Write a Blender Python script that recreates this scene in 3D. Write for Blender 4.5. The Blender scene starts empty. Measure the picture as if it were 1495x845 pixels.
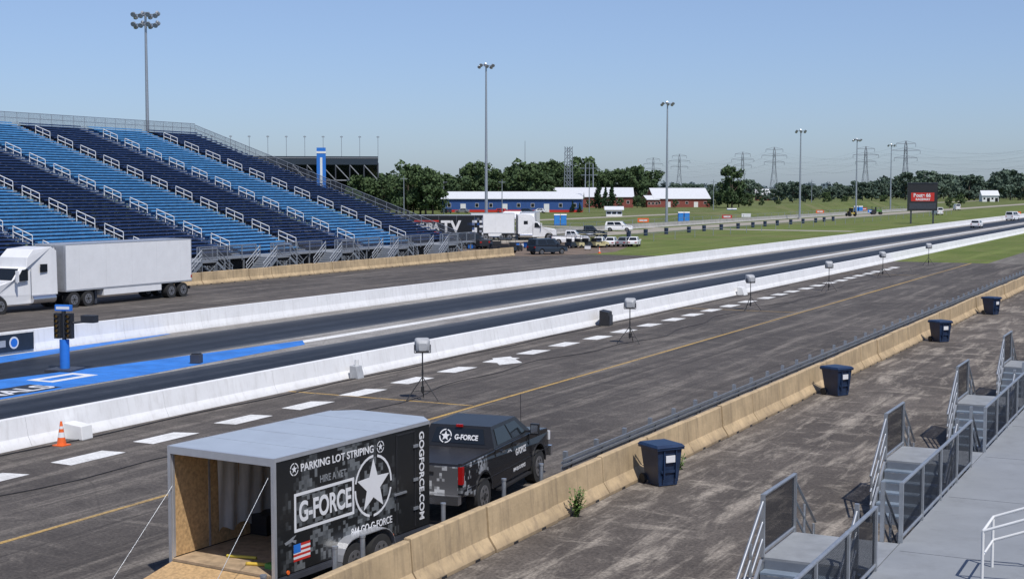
import bpy, math, random
from mathutils import Vector, Matrix
random.seed(7)
R=math.radians
sc=bpy.context.scene
sc.view_settings.view_transform='Standard'; sc.view_settings.look='None'; sc.view_settings.exposure=0
# ---------------------------------------------------------------- materials
class NT:
    def __init__(s,name):
        s.m=bpy.data.materials.new(name); s.m.use_nodes=True; s.t=s.m.node_tree
        s.b=s.t.nodes['Principled BSDF']; s.o=s.t.nodes['Material Output']
    def n(s,typ,ins=None,**props):
        nd=s.t.nodes.new(typ)
        for k,v in props.items(): setattr(nd,k,v)
        if ins:
            for k,v in ins.items():
                if isinstance(v,bpy.types.NodeSocket): s.t.links.new(v,nd.inputs[k])
                else: nd.inputs[k].default_value=v
        return nd
    def l(s,a,b): s.t.links.new(a,b)
    def math(s,op,a,b=0.0,c=None):
        ins={0:a,1:b}
        if c is not None: ins[2]=c
        return s.n('ShaderNodeMath',ins,operation=op).outputs[0]
    def obj(s): return s.n('ShaderNodeTexCoord').outputs['Object']
    def noise(s,vec,scale,detail=4,rough=.55,dist=0):
        return s.n('ShaderNodeTexNoise',{'Vector':vec,'Scale':scale,'Detail':detail,'Roughness':rough,'Distortion':dist}).outputs['Fac']
    def map(s,vec,scale=(1,1,1),rot=(0,0,0)):
        return s.n('ShaderNodeMapping',{'Vector':vec,'Scale':scale,'Rotation':rot}).outputs[0]
    def rng(s,f,a,b,c=0.0,d=1.0):
        return s.n('ShaderNodeMapRange',{0:f,1:a,2:b,3:c,4:d}).outputs[0]
    def mix(s,f,a,b):
        nd=s.n('ShaderNodeMix',data_type='RGBA')
        for i,v in ((0,f),(6,a),(7,b)):
            if isinstance(v,bpy.types.NodeSocket): s.l(v,nd.inputs[i])
            else: nd.inputs[i].default_value=v if i==0 else (tuple(v)+(1,))[:4]
        return nd.outputs[2]
    def bump(s,h,strength=.3,dist=.02):
        b=s.n('ShaderNodeBump',{'Height':h,'Strength':strength,'Distance':dist})
        s.l(b.outputs[0],s.b.inputs['Normal'])
def sc3(c,k): return tuple(min(1,x*k) for x in c)
def mk(name,col,rough=.6,metal=0,var=.15,scale=3.0,bump=0,stretch=(1,1,1),dirt=0,dirtcol=(.08,.06,.04),vstain=0):
    t=NT(name); o=t.obj(); v=t.map(o,stretch)
    f=t.rng(t.noise(v,scale,5,.6),.3,.7)
    c=t.mix(f,sc3(col,1-var),sc3(col,1+var))
    if dirt:
        g=t.rng(t.noise(t.map(o,(1,1,.35)),1.7,7,.7),.52,.75,0,dirt); c=t.mix(g,c,dirtcol)
    if vstain:
        g=t.rng(t.noise(t.map(o,(3,3,.12)),1.6,5,.7),.5,.72,0,vstain); c=t.mix(g,c,dirtcol)
        z=t.n('ShaderNodeSeparateXYZ',{0:o}).outputs['Z']
        c=t.mix(t.rng(t.math('ADD',z,t.math('MULTIPLY',t.noise(o,2.5,4),.25)),.12,.32,vstain,0),c,sc3(dirtcol,.8))
    t.l(c,t.b.inputs['Base Color']); t.b.inputs['Roughness'].default_value=rough; t.b.inputs['Metallic'].default_value=metal
    if bump: t.bump(t.noise(o,scale*8,3),bump,.02)
    return t.m
def asphalt(name,base,light,dark,stretch=(1.1,.07,1),la=.7,rough=.85,rot=0,cr=.35,pa=.6,cross=.6,grain=(.5,1.5),grooves=None):
    t=NT(name); o=t.obj()
    s1=t.noise(t.map(o,stretch,(0,0,rot)),1.0,9,.72,.4)
    s2=t.noise(t.map(o,(stretch[1]*1.6,stretch[0]*.6,1),(0,0,rot+.18)),1.0,8,.74,.5)
    big=t.noise(o,.09,6,.65,.8); fine=t.noise(o,13,4,.75); mid=t.noise(o,1.1,8,.75,.4); tyre=t.noise(t.map(o,(2.6,.025,1),(0,0,rot*.5)),1.0,5,.6,.2)
    c=t.mix(t.rng(big,.40,.60,0,pa),base,dark)
    c=t.mix(t.rng(s1,.50,.64,0,la),c,light)
    c=t.mix(t.rng(s2,.55,.66,0,la*cross),c,light)
    c=t.mix(t.rng(mid,.50,.66,0,.55),c,dark)
    c=t.mix(t.rng(mid,.44,.36,0,.35),c,light)
    c=t.mix(t.rng(tyre,.56,.66,0,.6),c,dark)
    if grooves:
        x=t.n('ShaderNodeSeparateXYZ',{0:o}).outputs['X']
        wob=t.math('MULTIPLY',t.math('SUBTRACT',t.noise(t.map(o,(1.5,.05,1)),1.0,6,.7),.5),1.3)
        for cx,hw in grooves:
            d=t.math('ABSOLUTE',t.math('ADD',t.math('SUBTRACT',x,cx),wob))
            c=t.mix(t.rng(d,hw*.72,hw*1.02,0,.8),c,(.13,.132,.135)) if len(grooves)==1 else c
        cx,hw=grooves[0]
        dd=t.math('ABSOLUTE',t.math('SUBTRACT',t.math('ABSOLUTE',t.math('ADD',t.math('SUBTRACT',x,cx),t.math('MULTIPLY',wob,.35))),.85))
        c=t.mix(t.rng(dd,.15,.6,.75,0),c,(.010,.011,.013))
    wv=t.n('ShaderNodeMix',{0:.25,4:o,5:t.n('ShaderNodeTexNoise',{'Vector':o,'Scale':.5,'Detail':3}).outputs['Color']},data_type='VECTOR').outputs[1]
    vo=t.n('ShaderNodeTexVoronoi',{'Vector':wv,'Scale':.3},feature='DISTANCE_TO_EDGE').outputs['Distance']
    c=t.mix(t.rng(vo,.0,.012,cr,0),c,dark)
    g=t.rng(fine,.3,.7); c2=t.mix(g,(grain[0],)*3,(grain[1],)*3)
    mm=t.n('ShaderNodeMix',data_type='RGBA',blend_type='MULTIPLY'); mm.inputs[0].default_value=1
    t.l(c,mm.inputs[6]); t.l(c2,mm.inputs[7])
    t.l(mm.outputs[2],t.b.inputs['Base Color']); t.b.inputs['Roughness'].default_value=rough
    t.b.inputs['Specular IOR Level'].default_value=.3
    t.bump(fine,.4,.01)
    return t.m
def grass(name,a,b,d,sc=.05):
    t=NT(name); o=t.obj()
    c=t.mix(t.rng(t.noise(o,sc,6,.65,.5),.36,.64),a,b)
    c=t.mix(t.rng(t.noise(o,.35,6,.7),.48,.72,0,.8),c,d)
    c=t.mix(t.rng(t.noise(t.map(o,(1,.05,1)),.5,4,.6),.5,.66,0,.55),c,sc3(b,1.3))
    c=t.mix(t.rng(t.noise(t.map(o,(.25,1,1)),.06,5,.6),.54,.62,0,.6),c,d)
    c=t.mix(t.rng(t.noise(o,5,4,.7),.45,.72,0,.65),c,sc3(a,.45))
    t.l(c,t.b.inputs['Base Color']); t.b.inputs['Roughness'].default_value=.95
    t.b.inputs['Specular IOR Level'].default_value=.1
    t.bump(t.noise(o,9,4),.6,.05)
    return t.m
def glass(name='window_glass',col=(.012,.015,.018)):
    t=NT(name); t.b.inputs['Base Color'].default_value=(*col,1); t.b.inputs['Roughness'].default_value=.08
    return t.m
def mesh_mat(name,col,s=18,w=.2,axis='Y'):
    t=NT(name); o=t.obj(); x=t.n('ShaderNodeSeparateXYZ',{0:o}); h=x.outputs[axis]; z=x.outputs['Z']
    a=t.math('FRACT',t.math('MULTIPLY',t.math('ADD',h,z),s)); b=t.math('FRACT',t.math('MULTIPLY',t.math('SUBTRACT',h,z),s))
    m=t.math('MAXIMUM',t.math('LESS_THAN',a,w),t.math('LESS_THAN',b,w))
    t.b.inputs['Base Color'].default_value=(*col,1); t.b.inputs['Roughness'].default_value=.7; t.b.inputs['Specular IOR Level'].default_value=.1
    tr=t.n('ShaderNodeBsdfTransparent'); mx=t.n('ShaderNodeMixShader',{0:m,1:tr.outputs[0],2:t.b.outputs[0]})
    t.l(mx.outputs[0],t.o.inputs['Surface']); return t.m
def camo(name,black,lo,hi,center=None,rad=1.0,axis=('Y','Z'),s=14,rough=.3):
    t=NT(name); o=t.obj(); x=t.n('ShaderNodeSeparateXYZ',{0:o})
    h=t.math('DIVIDE',t.math('FLOOR',t.math('MULTIPLY',x.outputs[axis[0]],s)),s)
    z=t.math('DIVIDE',t.math('FLOOR',t.math('MULTIPLY',x.outputs[axis[1]],s)),s)
    cv=t.n('ShaderNodeCombineXYZ',{0:h,1:z}).outputs[0]
    n=t.noise(cv,1.6,4,.75)
    f=t.rng(n,.50,.52)
    g=t.rng(t.noise(cv,2.9,4,.8),.45,.5)
    dy=t.math('SUBTRACT',h,center[0]); dz=t.math('SUBTRACT',z,center[1])
    d=t.math('SQRT',t.math('ADD',t.math('MULTIPLY',dy,dy),t.math('MULTIPLY',dz,dz)))
    d=t.math('ADD',d,t.math('MULTIPLY',t.math('SUBTRACT',n,.5),1.6))
    msk=t.rng(d,rad*.85,rad*1.15,1,0)
    c=t.mix(t.math('MULTIPLY',f,msk),black,lo); c=t.mix(t.math('MULTIPLY',g,t.math('MULTIPLY',f,msk)),c,hi)
    t.l(c,t.b.inputs['Base Color']); t.b.inputs['Roughness'].default_value=rough
    return t.m
# ---------------------------------------------------------------- mesh builder
class MB:
    def __init__(s): s.v=[];s.f=[];s.mi=[];s.ms=[];s.sm=[]
    def add(s,vs,fs,mat,smooth=False):
        if mat not in s.ms: s.ms.append(mat)
        k=s.ms.index(mat); b=len(s.v); s.v+= [tuple(p) for p in vs]
        for f in fs: s.f.append([b+i for i in f]); s.mi.append(k); s.sm.append(smooth)
    def b(s,x0,x1,y0,y1,z0,z1,mat):
        s.add([(x0,y0,z0),(x1,y0,z0),(x1,y1,z0),(x0,y1,z0),(x0,y0,z1),(x1,y0,z1),(x1,y1,z1),(x0,y1,z1)],
          [(0,3,2,1),(4,5,6,7),(0,1,5,4),(1,2,6,5),(2,3,7,6),(3,0,4,7)],mat)
    def beam(s,p0,p1,w,h,mat):
        p0=Vector(p0);p1=Vector(p1);d=(p1-p0).normalized()
        up=Vector((0,0,1)) if abs(d.z)<.95 else Vector((0,1,0))
        a=d.cross(up).normalized()*w/2; u=a.cross(d).normalized()*h/2
        vs=[p0-a-u,p0+a-u,p0+a+u,p0-a+u,p1-a-u,p1+a-u,p1+a+u,p1-a+u]
        s.add(vs,[(0,1,2,3),(4,7,6,5),(0,4,5,1),(1,5,6,2),(2,6,7,3),(3,7,4,0)],mat)
    def c(s,p0,p1,r,mat,r1=None,n=8,caps=True,smooth=True):
        p0=Vector(p0);p1=Vector(p1); r1=r if r1 is None else r1
        d=(p1-p0).normalized(); up=Vector((0,0,1)) if abs(d.z)<.9 else Vector((1,0,0))
        a=d.cross(up).normalized(); e=d.cross(a)
        vs=[];
        for i in range(n):
            t=2*math.pi*i/n; o=a*math.cos(t)+e*math.sin(t); vs.append(p0+o*r)
        for i in range(n):
            t=2*math.pi*i/n; o=a*math.cos(t)+e*math.sin(t); vs.append(p1+o*r1)
        s.add(vs,[(i,(i+1)%n,n+(i+1)%n,n+i) for i in range(n)],mat,smooth)
        if caps: s.add(vs,[tuple(range(n-1,-1,-1)),tuple(range(n,2*n))],mat)
    def prism(s,poly,w,mat,x0=None):
        wf=w if callable(w) else (lambda y,z:w)
        n=len(poly)
        L=[(wf(y,z),y,z) for y,z in poly]; Rr=[((-wf(y,z)) if x0 is None else x0,y,z) for y,z in poly]
        s.add(L+Rr,[tuple(range(n)),tuple(range(2*n-1,n-1,-1))]+[(i,n+i,n+(i+1)%n,(i+1)%n) for i in range(n)],mat)
    def extr_y(s,poly,y0,y1,mat):
        n=len(poly)
        s.add([(x,y0,z) for x,z in poly]+[(x,y1,z) for x,z in poly],
              [tuple(range(n)),tuple(range(2*n-1,n-1,-1))]+[(i,n+i,n+(i+1)%n,(i+1)%n) for i in range(n)],mat)
    def q(s,pts,mat): s.add(pts,[tuple(range(len(pts)))],mat)
    def win(s,Q,u0,u1,v0,v1,off,mat,fr=None):
        Q=[Vector(p) for p in Q]
        nrm=(Q[1]-Q[0]).cross(Q[3]-Q[0]).normalized()
        def P(u,v,o=off): return (Q[0]*(1-u)+Q[1]*u)*(1-v)+(Q[3]*(1-u)+Q[2]*u)*v+nrm*o
        s.q([P(u0,v0),P(u1,v0),P(u1,v1),P(u0,v1)],mat)
    def wheel(s,x,y,r,w,tire,hub,side=1):
        s.c((x-w/2,y,r),(x+w/2,y,r),r,tire,n=24)
        for sg in (-1,1):
            xx=x+sg*w/2
            s.c((xx-.004*sg,y,r),(xx+.012*sg,y,r),r*.62,hub,n=20)
            s.c((xx,y,r),(xx+.03*sg,y,r),r*.2,tire,n=10)
            for k in range(6):
                t=k*math.pi/3; s.c((xx,y+math.cos(t)*r*.4,r+math.sin(t)*r*.4),(xx+.016*sg,y+math.cos(t)*r*.4,r+math.sin(t)*r*.4),r*.09,tire,n=6)
    def build(s,name,loc=(0,0,0),rz=0,parent=None,bevel=0,fixn=True):
        me=bpy.data.meshes.new(name); me.from_pydata(s.v,[],s.f)
        for m in s.ms: me.materials.append(m)
        me.polygons.foreach_set('material_index',s.mi); me.polygons.foreach_set('use_smooth',s.sm); me.update()
        o=bpy.data.objects.new(name,me); sc.collection.objects.link(o); o.location=loc; o.rotation_euler=(0,0,rz)
        if parent: o.parent=parent
        if bevel:
            md=o.modifiers.new('b','BEVEL'); md.width=bevel; md.segments=2; md.limit_method='ANGLE'; md.angle_limit=R(40)
        return o
def empty(name,loc=(0,0,0),rz=0):
    e=bpy.data.objects.new(name,None); e.location=loc; e.rotation_euler=(0,0,rz); e.empty_display_size=.3; sc.collection.objects.link(e); return e
def text(body,size,loc,rot,mat,parent,name='lettering',bold=.0,sx=1.0,align='LEFT'):
    cu=bpy.data.curves.new(name,'FONT'); cu.body=body; cu.size=size; cu.extrude=.002; cu.offset=bold; cu.align_x=align
    cu.materials.append(mat); o=bpy.data.objects.new(name,cu); o.location=loc; o.rotation_euler=rot; o.scale=(sx,1,1)
    sc.collection.objects.link(o)
    if parent: o.parent=parent
    return o
SY,CY=math.sin(R(26.9)),math.cos(R(26.9))
def pos(D,L,z=0): # survey position: distance ahead of the stand, lateral offset
    return (-SY*D+CY*L, CY*D+SY*L, z)
# ---------------------------------------------------------------- palette
white=mk('white_paint',(.72,.72,.70),.5,0,.06,2,dirt=.2,dirtcol=(.40,.38,.35))
whitewall=mk('whitewashed_concrete',(.74,.74,.735),.75,0,.06,.6,.25,dirt=.25,dirtcol=(.45,.43,.40),vstain=.38)
tan=mk('weathered_tan_concrete',(.45,.335,.195),.9,0,.22,1.1,.5,dirt=.5,dirtcol=(.20,.15,.10),vstain=.65)
conc=mk('grey_concrete',(.34,.33,.31),.9,0,.15,1,.3,dirt=.4,dirtcol=(.15,.14,.13))
galv=mk('galvanised_steel',(.42,.44,.46),.42,.7,.12,6)
alum=mk('aluminium_trim',(.55,.56,.58),.35,.6,.06,4)
roofal=mk('trailer_roof_metal',(.46,.51,.56),.42,.3,.05,1.5,dirt=.25,dirtcol=(.28,.29,.30))
steel_d=mk('dark_steel',(.06,.065,.08),.5,.3,.2,2)
black=mk('black_plastic',(.02,.02,.022),.5,0,.2,4)
rubber=mk('tyre_rubber',(.022,.022,.022),.85,0,.2,8)
hubm=mk('wheel_rim',(.30,.30,.31),.35,.7,.1,8)
chrome=mk('chrome',(.6,.6,.62),.15,.9,.05)
gl=glass()
blackpaint=mk('black_gloss_paint',(.016,.016,.017),.38,0,.1,2)
vwhite=mk('white_vehicle_paint',(.74,.74,.74),.3,0,.04,1.2,dirt=.18,dirtcol=(.50,.49,.47))
red=mk('red_paint',(.5,.03,.02),.45,0,.1)
orange=mk('orange_plastic',(.75,.13,.02),.5,0,.1)
blueP=mk('blue_paint',(.02,.16,.55),.5,0,.1)
navy=mk('navy_plastic',(.012,.028,.07),.42,0,.25,3,dirt=.3,dirtcol=(.05,.06,.08))
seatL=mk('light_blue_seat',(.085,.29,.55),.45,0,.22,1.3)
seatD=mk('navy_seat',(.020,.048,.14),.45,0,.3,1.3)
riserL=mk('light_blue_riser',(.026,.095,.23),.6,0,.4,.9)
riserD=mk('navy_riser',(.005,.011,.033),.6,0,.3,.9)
greyp=mk('grey_step',(.25,.265,.28),.7,0,.15,2,dirt=.3,dirtcol=(.15,.15,.15))
stepb=mk('blue_grey_step',(.20,.25,.31),.6,.2,.15,3)
riserg=mk('step_riser_grey',(.16,.18,.21),.7,.1,.15,3)  # riser grey, darker and less blue than the blue-grey treads
deckm=mk('deck_surface',(.235,.25,.265),.75,0,.09,.8,.15,dirt=.4,dirtcol=(.14,.145,.15))
ply=mk('osb_plywood',(.46,.30,.145),.75,0,.32,14,.2)
plyf=mk('plywood_floor',(.36,.26,.16),.8,0,.3,5,.2)
sheet=mk('white_sheet',(.62,.61,.58),.6,0,.1,2)
yel=asphalt('worn_yellow_paint',(.50,.32,.09),(.30,.22,.12),(.16,.12,.08),la=.6,pa=.4)
wpa=asphalt('worn_white_road_paint',(.72,.72,.70),(.78,.78,.77),(.42,.41,.39),la=.5,cr=.2,pa=.25,grain=(.75,1.15))
decal=mk('white_decal',(.68,.68,.68),.4,0,.03)
greydecal=mk('grey_decal',(.22,.23,.24),.4,0,.05)
tailred=mk('tail_light',(.35,.01,.01),.2,0,.05)
meshb=mesh_mat('black_wire_mesh',(.012,.014,.018),20,.46,'Y')
meshf=mesh_mat('far_wire_mesh',(.10,.11,.13),7,.22,'Y')
meshx=mesh_mat('far_wire_mesh_x',(.10,.11,.13),7,.22,'X')
# ---------------------------------------------------------------- ground & pavements
def sheet_poly(name,pts,z,mat):
    m=MB(); m.q([(x,y,z) for x,y in pts],mat); return m.build(name)
def rect(x0,x1,y0,y1): return [(x0,y0),(x1,y0),(x1,y1),(x0,y1)]
g_field=grass('grass_field',(.085,.115,.032),(.135,.16,.058),(.19,.175,.095))
g_mown=grass('mown_grass',(.095,.135,.032),(.15,.18,.055),(.17,.165,.075),.12)
sheet_poly('ground',rect(-6000,6000,-3000,9000),0,g_field)
asph=asphalt('weathered_asphalt',(.096,.084,.074),(.215,.19,.162),(.044,.038,.034))
asph2=asphalt('weathered_asphalt_service',(.125,.107,.091),(.33,.29,.24),(.052,.044,.038),stretch=(1.5,.22,1),la=.85,rot=.16,cross=.85)
sheet_poly('asphalt_apron',rect(-86,-13.3,-80,150),.004,asph)
sheet_poly('asphalt_service_road',[(-13.3,-80),(14,-80),(14,400),(-13.3,400)],.004,asph2)
sheet_poly('mown_grass_strip',rect(-31,-21.5,150,700),.006,g_mown)
sheet_poly('paved_road',rect(-21.5,-13.3,150,700),.004,asphalt('pale_asphalt',(.16,.145,.125),(.26,.24,.21),(.09,.08,.07)))
sheet_poly('mown_grass_verge',rect(-84,-49.8,151,700),.006,g_mown)
trackc=asphalt('track_margin_concrete',(.27,.255,.235),(.38,.365,.34),(.14,.13,.12),la=.6)
la1=dict(stretch=(2.6,.03,1),la=.6,rough=.55,cr=.1,cross=.4,grain=(.7,1.3))
laneA=asphalt('rubbered_racing_lane',(.022,.025,.031),(.060,.064,.073),(.009,.010,.012),grooves=[(-35.3,3.5)],**la1)
laneB=asphalt('rubbered_racing_lane_far',(.022,.025,.031),(.060,.064,.073),(.009,.010,.012),grooves=[(-44.85,2.95)],**la1)
sheet_poly('race_track',rect(-49.2,-31.2,-80,750),.008,trackc)
sheet_poly('racing_lane',rect(-38.7,-31.9,-80,750),.012,laneA)
sheet_poly('racing_lane',rect(-47.7,-42.0,-80,750),.012,laneB)
sheet_poly('centre_line_marking',rect(-40.9,-40.2,56,750),.013,wpa)
bluep=mk('blue_ground_paint',(.03,.18,.56),.7,0,.22,.8,.2,dirt=.45,dirtcol=(.03,.08,.22))
sheet_poly('blue_start_island_marking',[(-39.2,-20),(-38.95,44),(-39.7,56),(-40.9,57.5),(-42.1,47),(-43.6,36),(-43.6,-20)],.015,bluep)
sheet_poly('blue_lane_edge_marking',[(-47.8,-20),(-47.2,44),(-48.9,57),(-49.1,57),(-49.1,-20)],.015,bluep)
sheet_poly('yellow_line_marking',rect(-23.12,-22.97,-60,149.5),.010,yel)
m=MB()
for y in (42.6,84.4,126): m.b(-31,-23.2,y,y+.13,.008,.0095,yel)
m.b(-31,-23.2,0,.1,.008,.0095,yel); m.build('yellow_cross_line_marking')
m=MB()
y=11.0
while y<140:
    jx=random.uniform(-.12,.12)
    m.q([(-28.8+jx,y,.011),(-28.0+jx,y+random.uniform(-.05,.25),.011),(-28.0+jx,y+2.1,.011),(-28.8+jx,y+1.9+random.uniform(-.15,.15),.011)],wpa)
    y+=3.6+random.uniform(-.25,.25)
m.q([(-27.6,53.2,.0115),(-27.1,54.4,.0115),(-28.6,56.2,.0115),(-29,55.2,.0115)],wpa)
m.build('dashed_white_line_marking')
sheet_poly('black_banner_marking',rect(-41.0,-39.3,20,39.6),.019,black)
text('NATIONALS',1.45,(-39.55,31.6,.022),(0,0,R(90)),decal,None,'painted_lettering',.03,1.0)
m=MB(); m.q([(-42.0,40.4,.02),(-40.6,40.4,.02),(-40.6,42.9,.02),(-42.0,42.9,.02)],white); m.q([(-41.6,40.7,.023),(-41.0,40.7,.023),(-41.0,42.5,.023),(-41.6,42.5,.023)],bluep)
m.q([(-43.2,37.8,.02),(-42.4,37.8,.02),(-42.4,39.4,.02),(-43.2,39.4,.02)],white)
m.build('sponsor_panel_marking')
gravel=mk('gravel_road',(.30,.27,.22),.95,0,.2,.4,.3)
sheet_poly('gravel_access_road',[(-99,120),(-91,120),(-91,900),(-99,900)],.008,gravel)
sheet_poly('gravel_road_far',[(-156,200),(-149,200),(-149,1100),(-156,1100)],.008,gravel)
sheet_poly('gravel_crossing',[(-150,262),(-60,252),(-60,258),(-150,269)],.011,gravel)
sheet_poly('dirt_yard',[(-91,140),(-70,143),(-66,151.5),(-66,158),(-74,185),(-91,195)],.010,mk('brown_dirt',(.15,.11,.08),.95,0,.35,.4,.4))
sheet_poly('asphalt_paddock',[(-240,150),(-100,150),(-100,225),(-300,300)],.005,asphalt('paddock_asphalt',(.12,.11,.10),(.2,.18,.16),(.07,.06,.055)))
m=MB(); N=24
for i in range(N):
    y0=330+i*14; y1=y0+14; h0=3.2*math.sin(math.pi*i/N)**.6 if i else 0; h1=3.2*math.sin(math.pi*(i+1)/N)**.6 if i<N-1 else 0
    m.add([(-112,y0,-.05),(-120,y0,h0),(-128,y0,h0),(-140,y0,-.05),(-112,y1,-.05),(-120,y1,h1),(-128,y1,h1),(-140,y1,-.05)],[(0,1,5,4),(1,2,6,5),(2,3,7,6)],g_field,True)
m.build('grass_berm')
# ---------------------------------------------------------------- walls
m=MB(); y=-60
while y<600:
    m.extr_y([(-31.0,0),(-31.16,.30),(-31.26,.86),(-31.52,.86),(-31.62,.3),(-31.75,0)],y,y+5.985,whitewall); y+=6
m.build('white_retaining_wall')
m=MB(); y=-60
while y<600:
    m.extr_y([(-49.2,0),(-49.32,.4),(-49.38,1.02),(-49.65,1.02),(-49.72,.4),(-49.8,0)],y,y+5.985,whitewall); y+=6
m.build('white_retaining_wall')
def jersey(name,xc,y0,y1,h,seg=3.05,amp=.03,mat=None):
    m=MB(); y=y0
    while y<y1:
        d=random.uniform(-amp,amp); hh=h+random.uniform(-.018,.018)
        pr=[(.30,0),(.30,.08),(.13,.33),(.085,hh-.02),(.06,hh),(-.06,hh),(-.085,hh-.02),(-.13,.33),(-.30,.08),(-.30,0)]
        m.extr_y([(xc+d+a,z) for a,z in pr],y,y+seg-.05,mat or tan)
        for f in (.25,.7): m.b(xc+d+.26,xc+d+.304,y+seg*f,y+seg*f+.22,0,.065,black)
        y+=seg
    return m.build(name,bevel=.012)
jersey('concrete_jersey_barrier',-13.55,1,175,.95)
jersey('concrete_jersey_barrier',-72.3,30,141,.98)
jersey('concrete_jersey_barrier',-102,200,520,.9,6,.02,conc)
m=MB()
for i in range(60):
    y=31.0+i*1.9
    m.b(-14.33,-14.23,y,y+.1,0,1.1,galv)
    m.b(-14.23,-14.12,y+.01,y+.09,.72,.95,steel_d)
for z0,z1,xo in ((.74,.82,-.02),(.82,.88,.03),(.88,.94,-.02),(.94,1.02,.03)):
    m.b(-14.12+xo-.01,-14.10+xo,30.5,145,z0,z1-.002,galv)
m.build('steel_guardrail')
m=MB()
for y in (18.5,20.6,21.5,24.5,27.2,29.1):
    m.c((-14.0,y,0),(-14.0,y,1.12),.05,galv); m.c((-14.0,y,1.12),(-14.0,y,1.16),.06,galv)
m.build('steel_bollard_row')
# ---------------------------------------------------------------- stair units and decks
def stair_unit(m,x0,s,y0,zd,meshmat,rr=.03,tread=stepb,W=1.95):
    X=lambda a:x0+s*a
    def bb(a0,a1,*r): xa,xb=sorted((X(a0),X(a1))); m.b(xa,xb,*r)
    yl=2.0
    bb(.02,W,y0,y0+yl,zd-.08,zd-.004,greyp)
    for (px,py) in ((W-.05,y0+.05),(W-.05,y0+yl-.05),(.2,y0+.05),(.2,y0+yl-.05)):
        m.c((X(px),py,0),(X(px),py,zd-.08),.04,galv,n=6)
    m.beam((X(W-.05),y0+.05,.1),(X(W-.05),y0+yl-.05,zd-.2),.04,.04,galv)
    n=max(3,round(zd/.185)); rise=zd/n; run=.28
    for dr in (-1,1):
        yb=y0 if dr<0 else y0+yl
        for i in range(1,n+1):
            z=zd-i*rise; ya=yb+dr*run*(i-1); yc=yb+dr*run*i
            if i<n: bb(.35,W-.06,min(ya,yc)+.01,max(ya,yc)-.003,z-.04,z,tread)
            if dr<0 or i<3: bb(.36,W-.07,ya-.006,ya+.006,z+.003,z+rise-.045,riserg)
        ye=yb+dr*run*(n-1)
        for a in (.32,W-.02):
            m.beam((X(a),yb,zd-.12),(X(a),ye,.08),.05,.22,galv)
            for hh in (.97,.62,.32):
                m.c((X(a),yb,zd+hh),(X(a),ye+dr*.1,hh+.1),rr if hh>.9 else rr*.8,galv,n=6)
            m.c((X(a),ye,0),(X(a),ye,1.05),rr,galv,n=6)
            ym=(yb+ye)/2; m.c((X(a),ym,zd/2),(X(a),ym,zd/2+.98),rr,galv,n=6)
            m.b(X(a)-.035,X(a)+.035,yb-.035,yb+.035,zd,zd+1.09,galv)
    a=W-.02
    for z in (1.07,.08): m.c((X(a),y0,zd+z),(X(a),y0+yl,zd+z),rr*1.2,galv,n=6)
    m.q([(X(a),y0+.04,zd+.1),(X(a),y0+yl-.04,zd+.1),(X(a),y0+yl-.04,zd+1.05),(X(a),y0+.04,zd+1.05)],meshmat)
def railing(m,x,ya,yb,zd,meshmat,step=2.0,r=.035):
    n=max(1,round((yb-ya)/step))
    for i in range(n+1):
        y=ya+(yb-ya)*i/n; m.b(x-.035,x+.035,y-.035,y+.035,zd-.25,zd+1.09,galv)
    for z in (1.07,.10): m.c((x,ya,zd+z),(x,yb,zd+z),r,galv,n=6)
    m.q([(x,ya,zd+.12),(x,yb,zd+.12),(x,yb,zd+1.05),(x,ya,zd+1.05)],meshmat)
ZD=1.2
m=MB()
m.b(-5,0.2,-10,170,ZD-.05,ZD,deckm)
m.b(-4.98,-4.9,-10,170,ZD-.3,ZD-.055,galv)
for i in range(60):
    y=-9+i*3; m.b(-4.85,-4.7,y,y+.12,0,ZD-.05,steel_d); m.b(-1.2,-1.05,y,y+.12,0,ZD-.05,steel_d)
for i in range(40): m.b(-4.9,.2,-9.5+i*4.88,-9.492+i*4.88,ZD,ZD+.003,steel_d)
m.build('grandstand_walkway_deck')
y=23.2-9.8*2
prev=-10
for k in range(15):
    mm=MB(); stair_unit(mm,-5,-1,0,ZD,meshb); mm.build('metal_staircase',(0,y,0))
    mr=MB(); railing(mr,-5,prev+.05,y-.05,ZD,meshb); mr.build('mesh_railing')
    prev=y+2.0; y+=9.8
m=MB()
for yy in (23.2,24.3):
    m.c((-3.3,yy,ZD),(-3.3,yy,ZD+.85),.025,white)
m.c((-3.3,23.2,ZD+.85),(-3.3,24.3,ZD+.85),.025,white)
m.c((-3.3,24.3,ZD+.85),(-2.3,24.3,ZD+1.25),.025,white); m.c((-3.3,24.3,ZD+.45),(-2.3,24.3,ZD+.85),.025,white)
m.c((-3.3,23.2,ZD+.85),(-2.3,23.2,ZD+1.25),.025,white)
m.c((-3.3,23.2,ZD+.45),(-3.3,24.3,ZD+.45),.02,white)
for yy in (23.2,24.3): m.c((-2.3,yy,ZD),(-2.3,yy,ZD+1.25),.025,white)
m.build('pipe_handrail')

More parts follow.
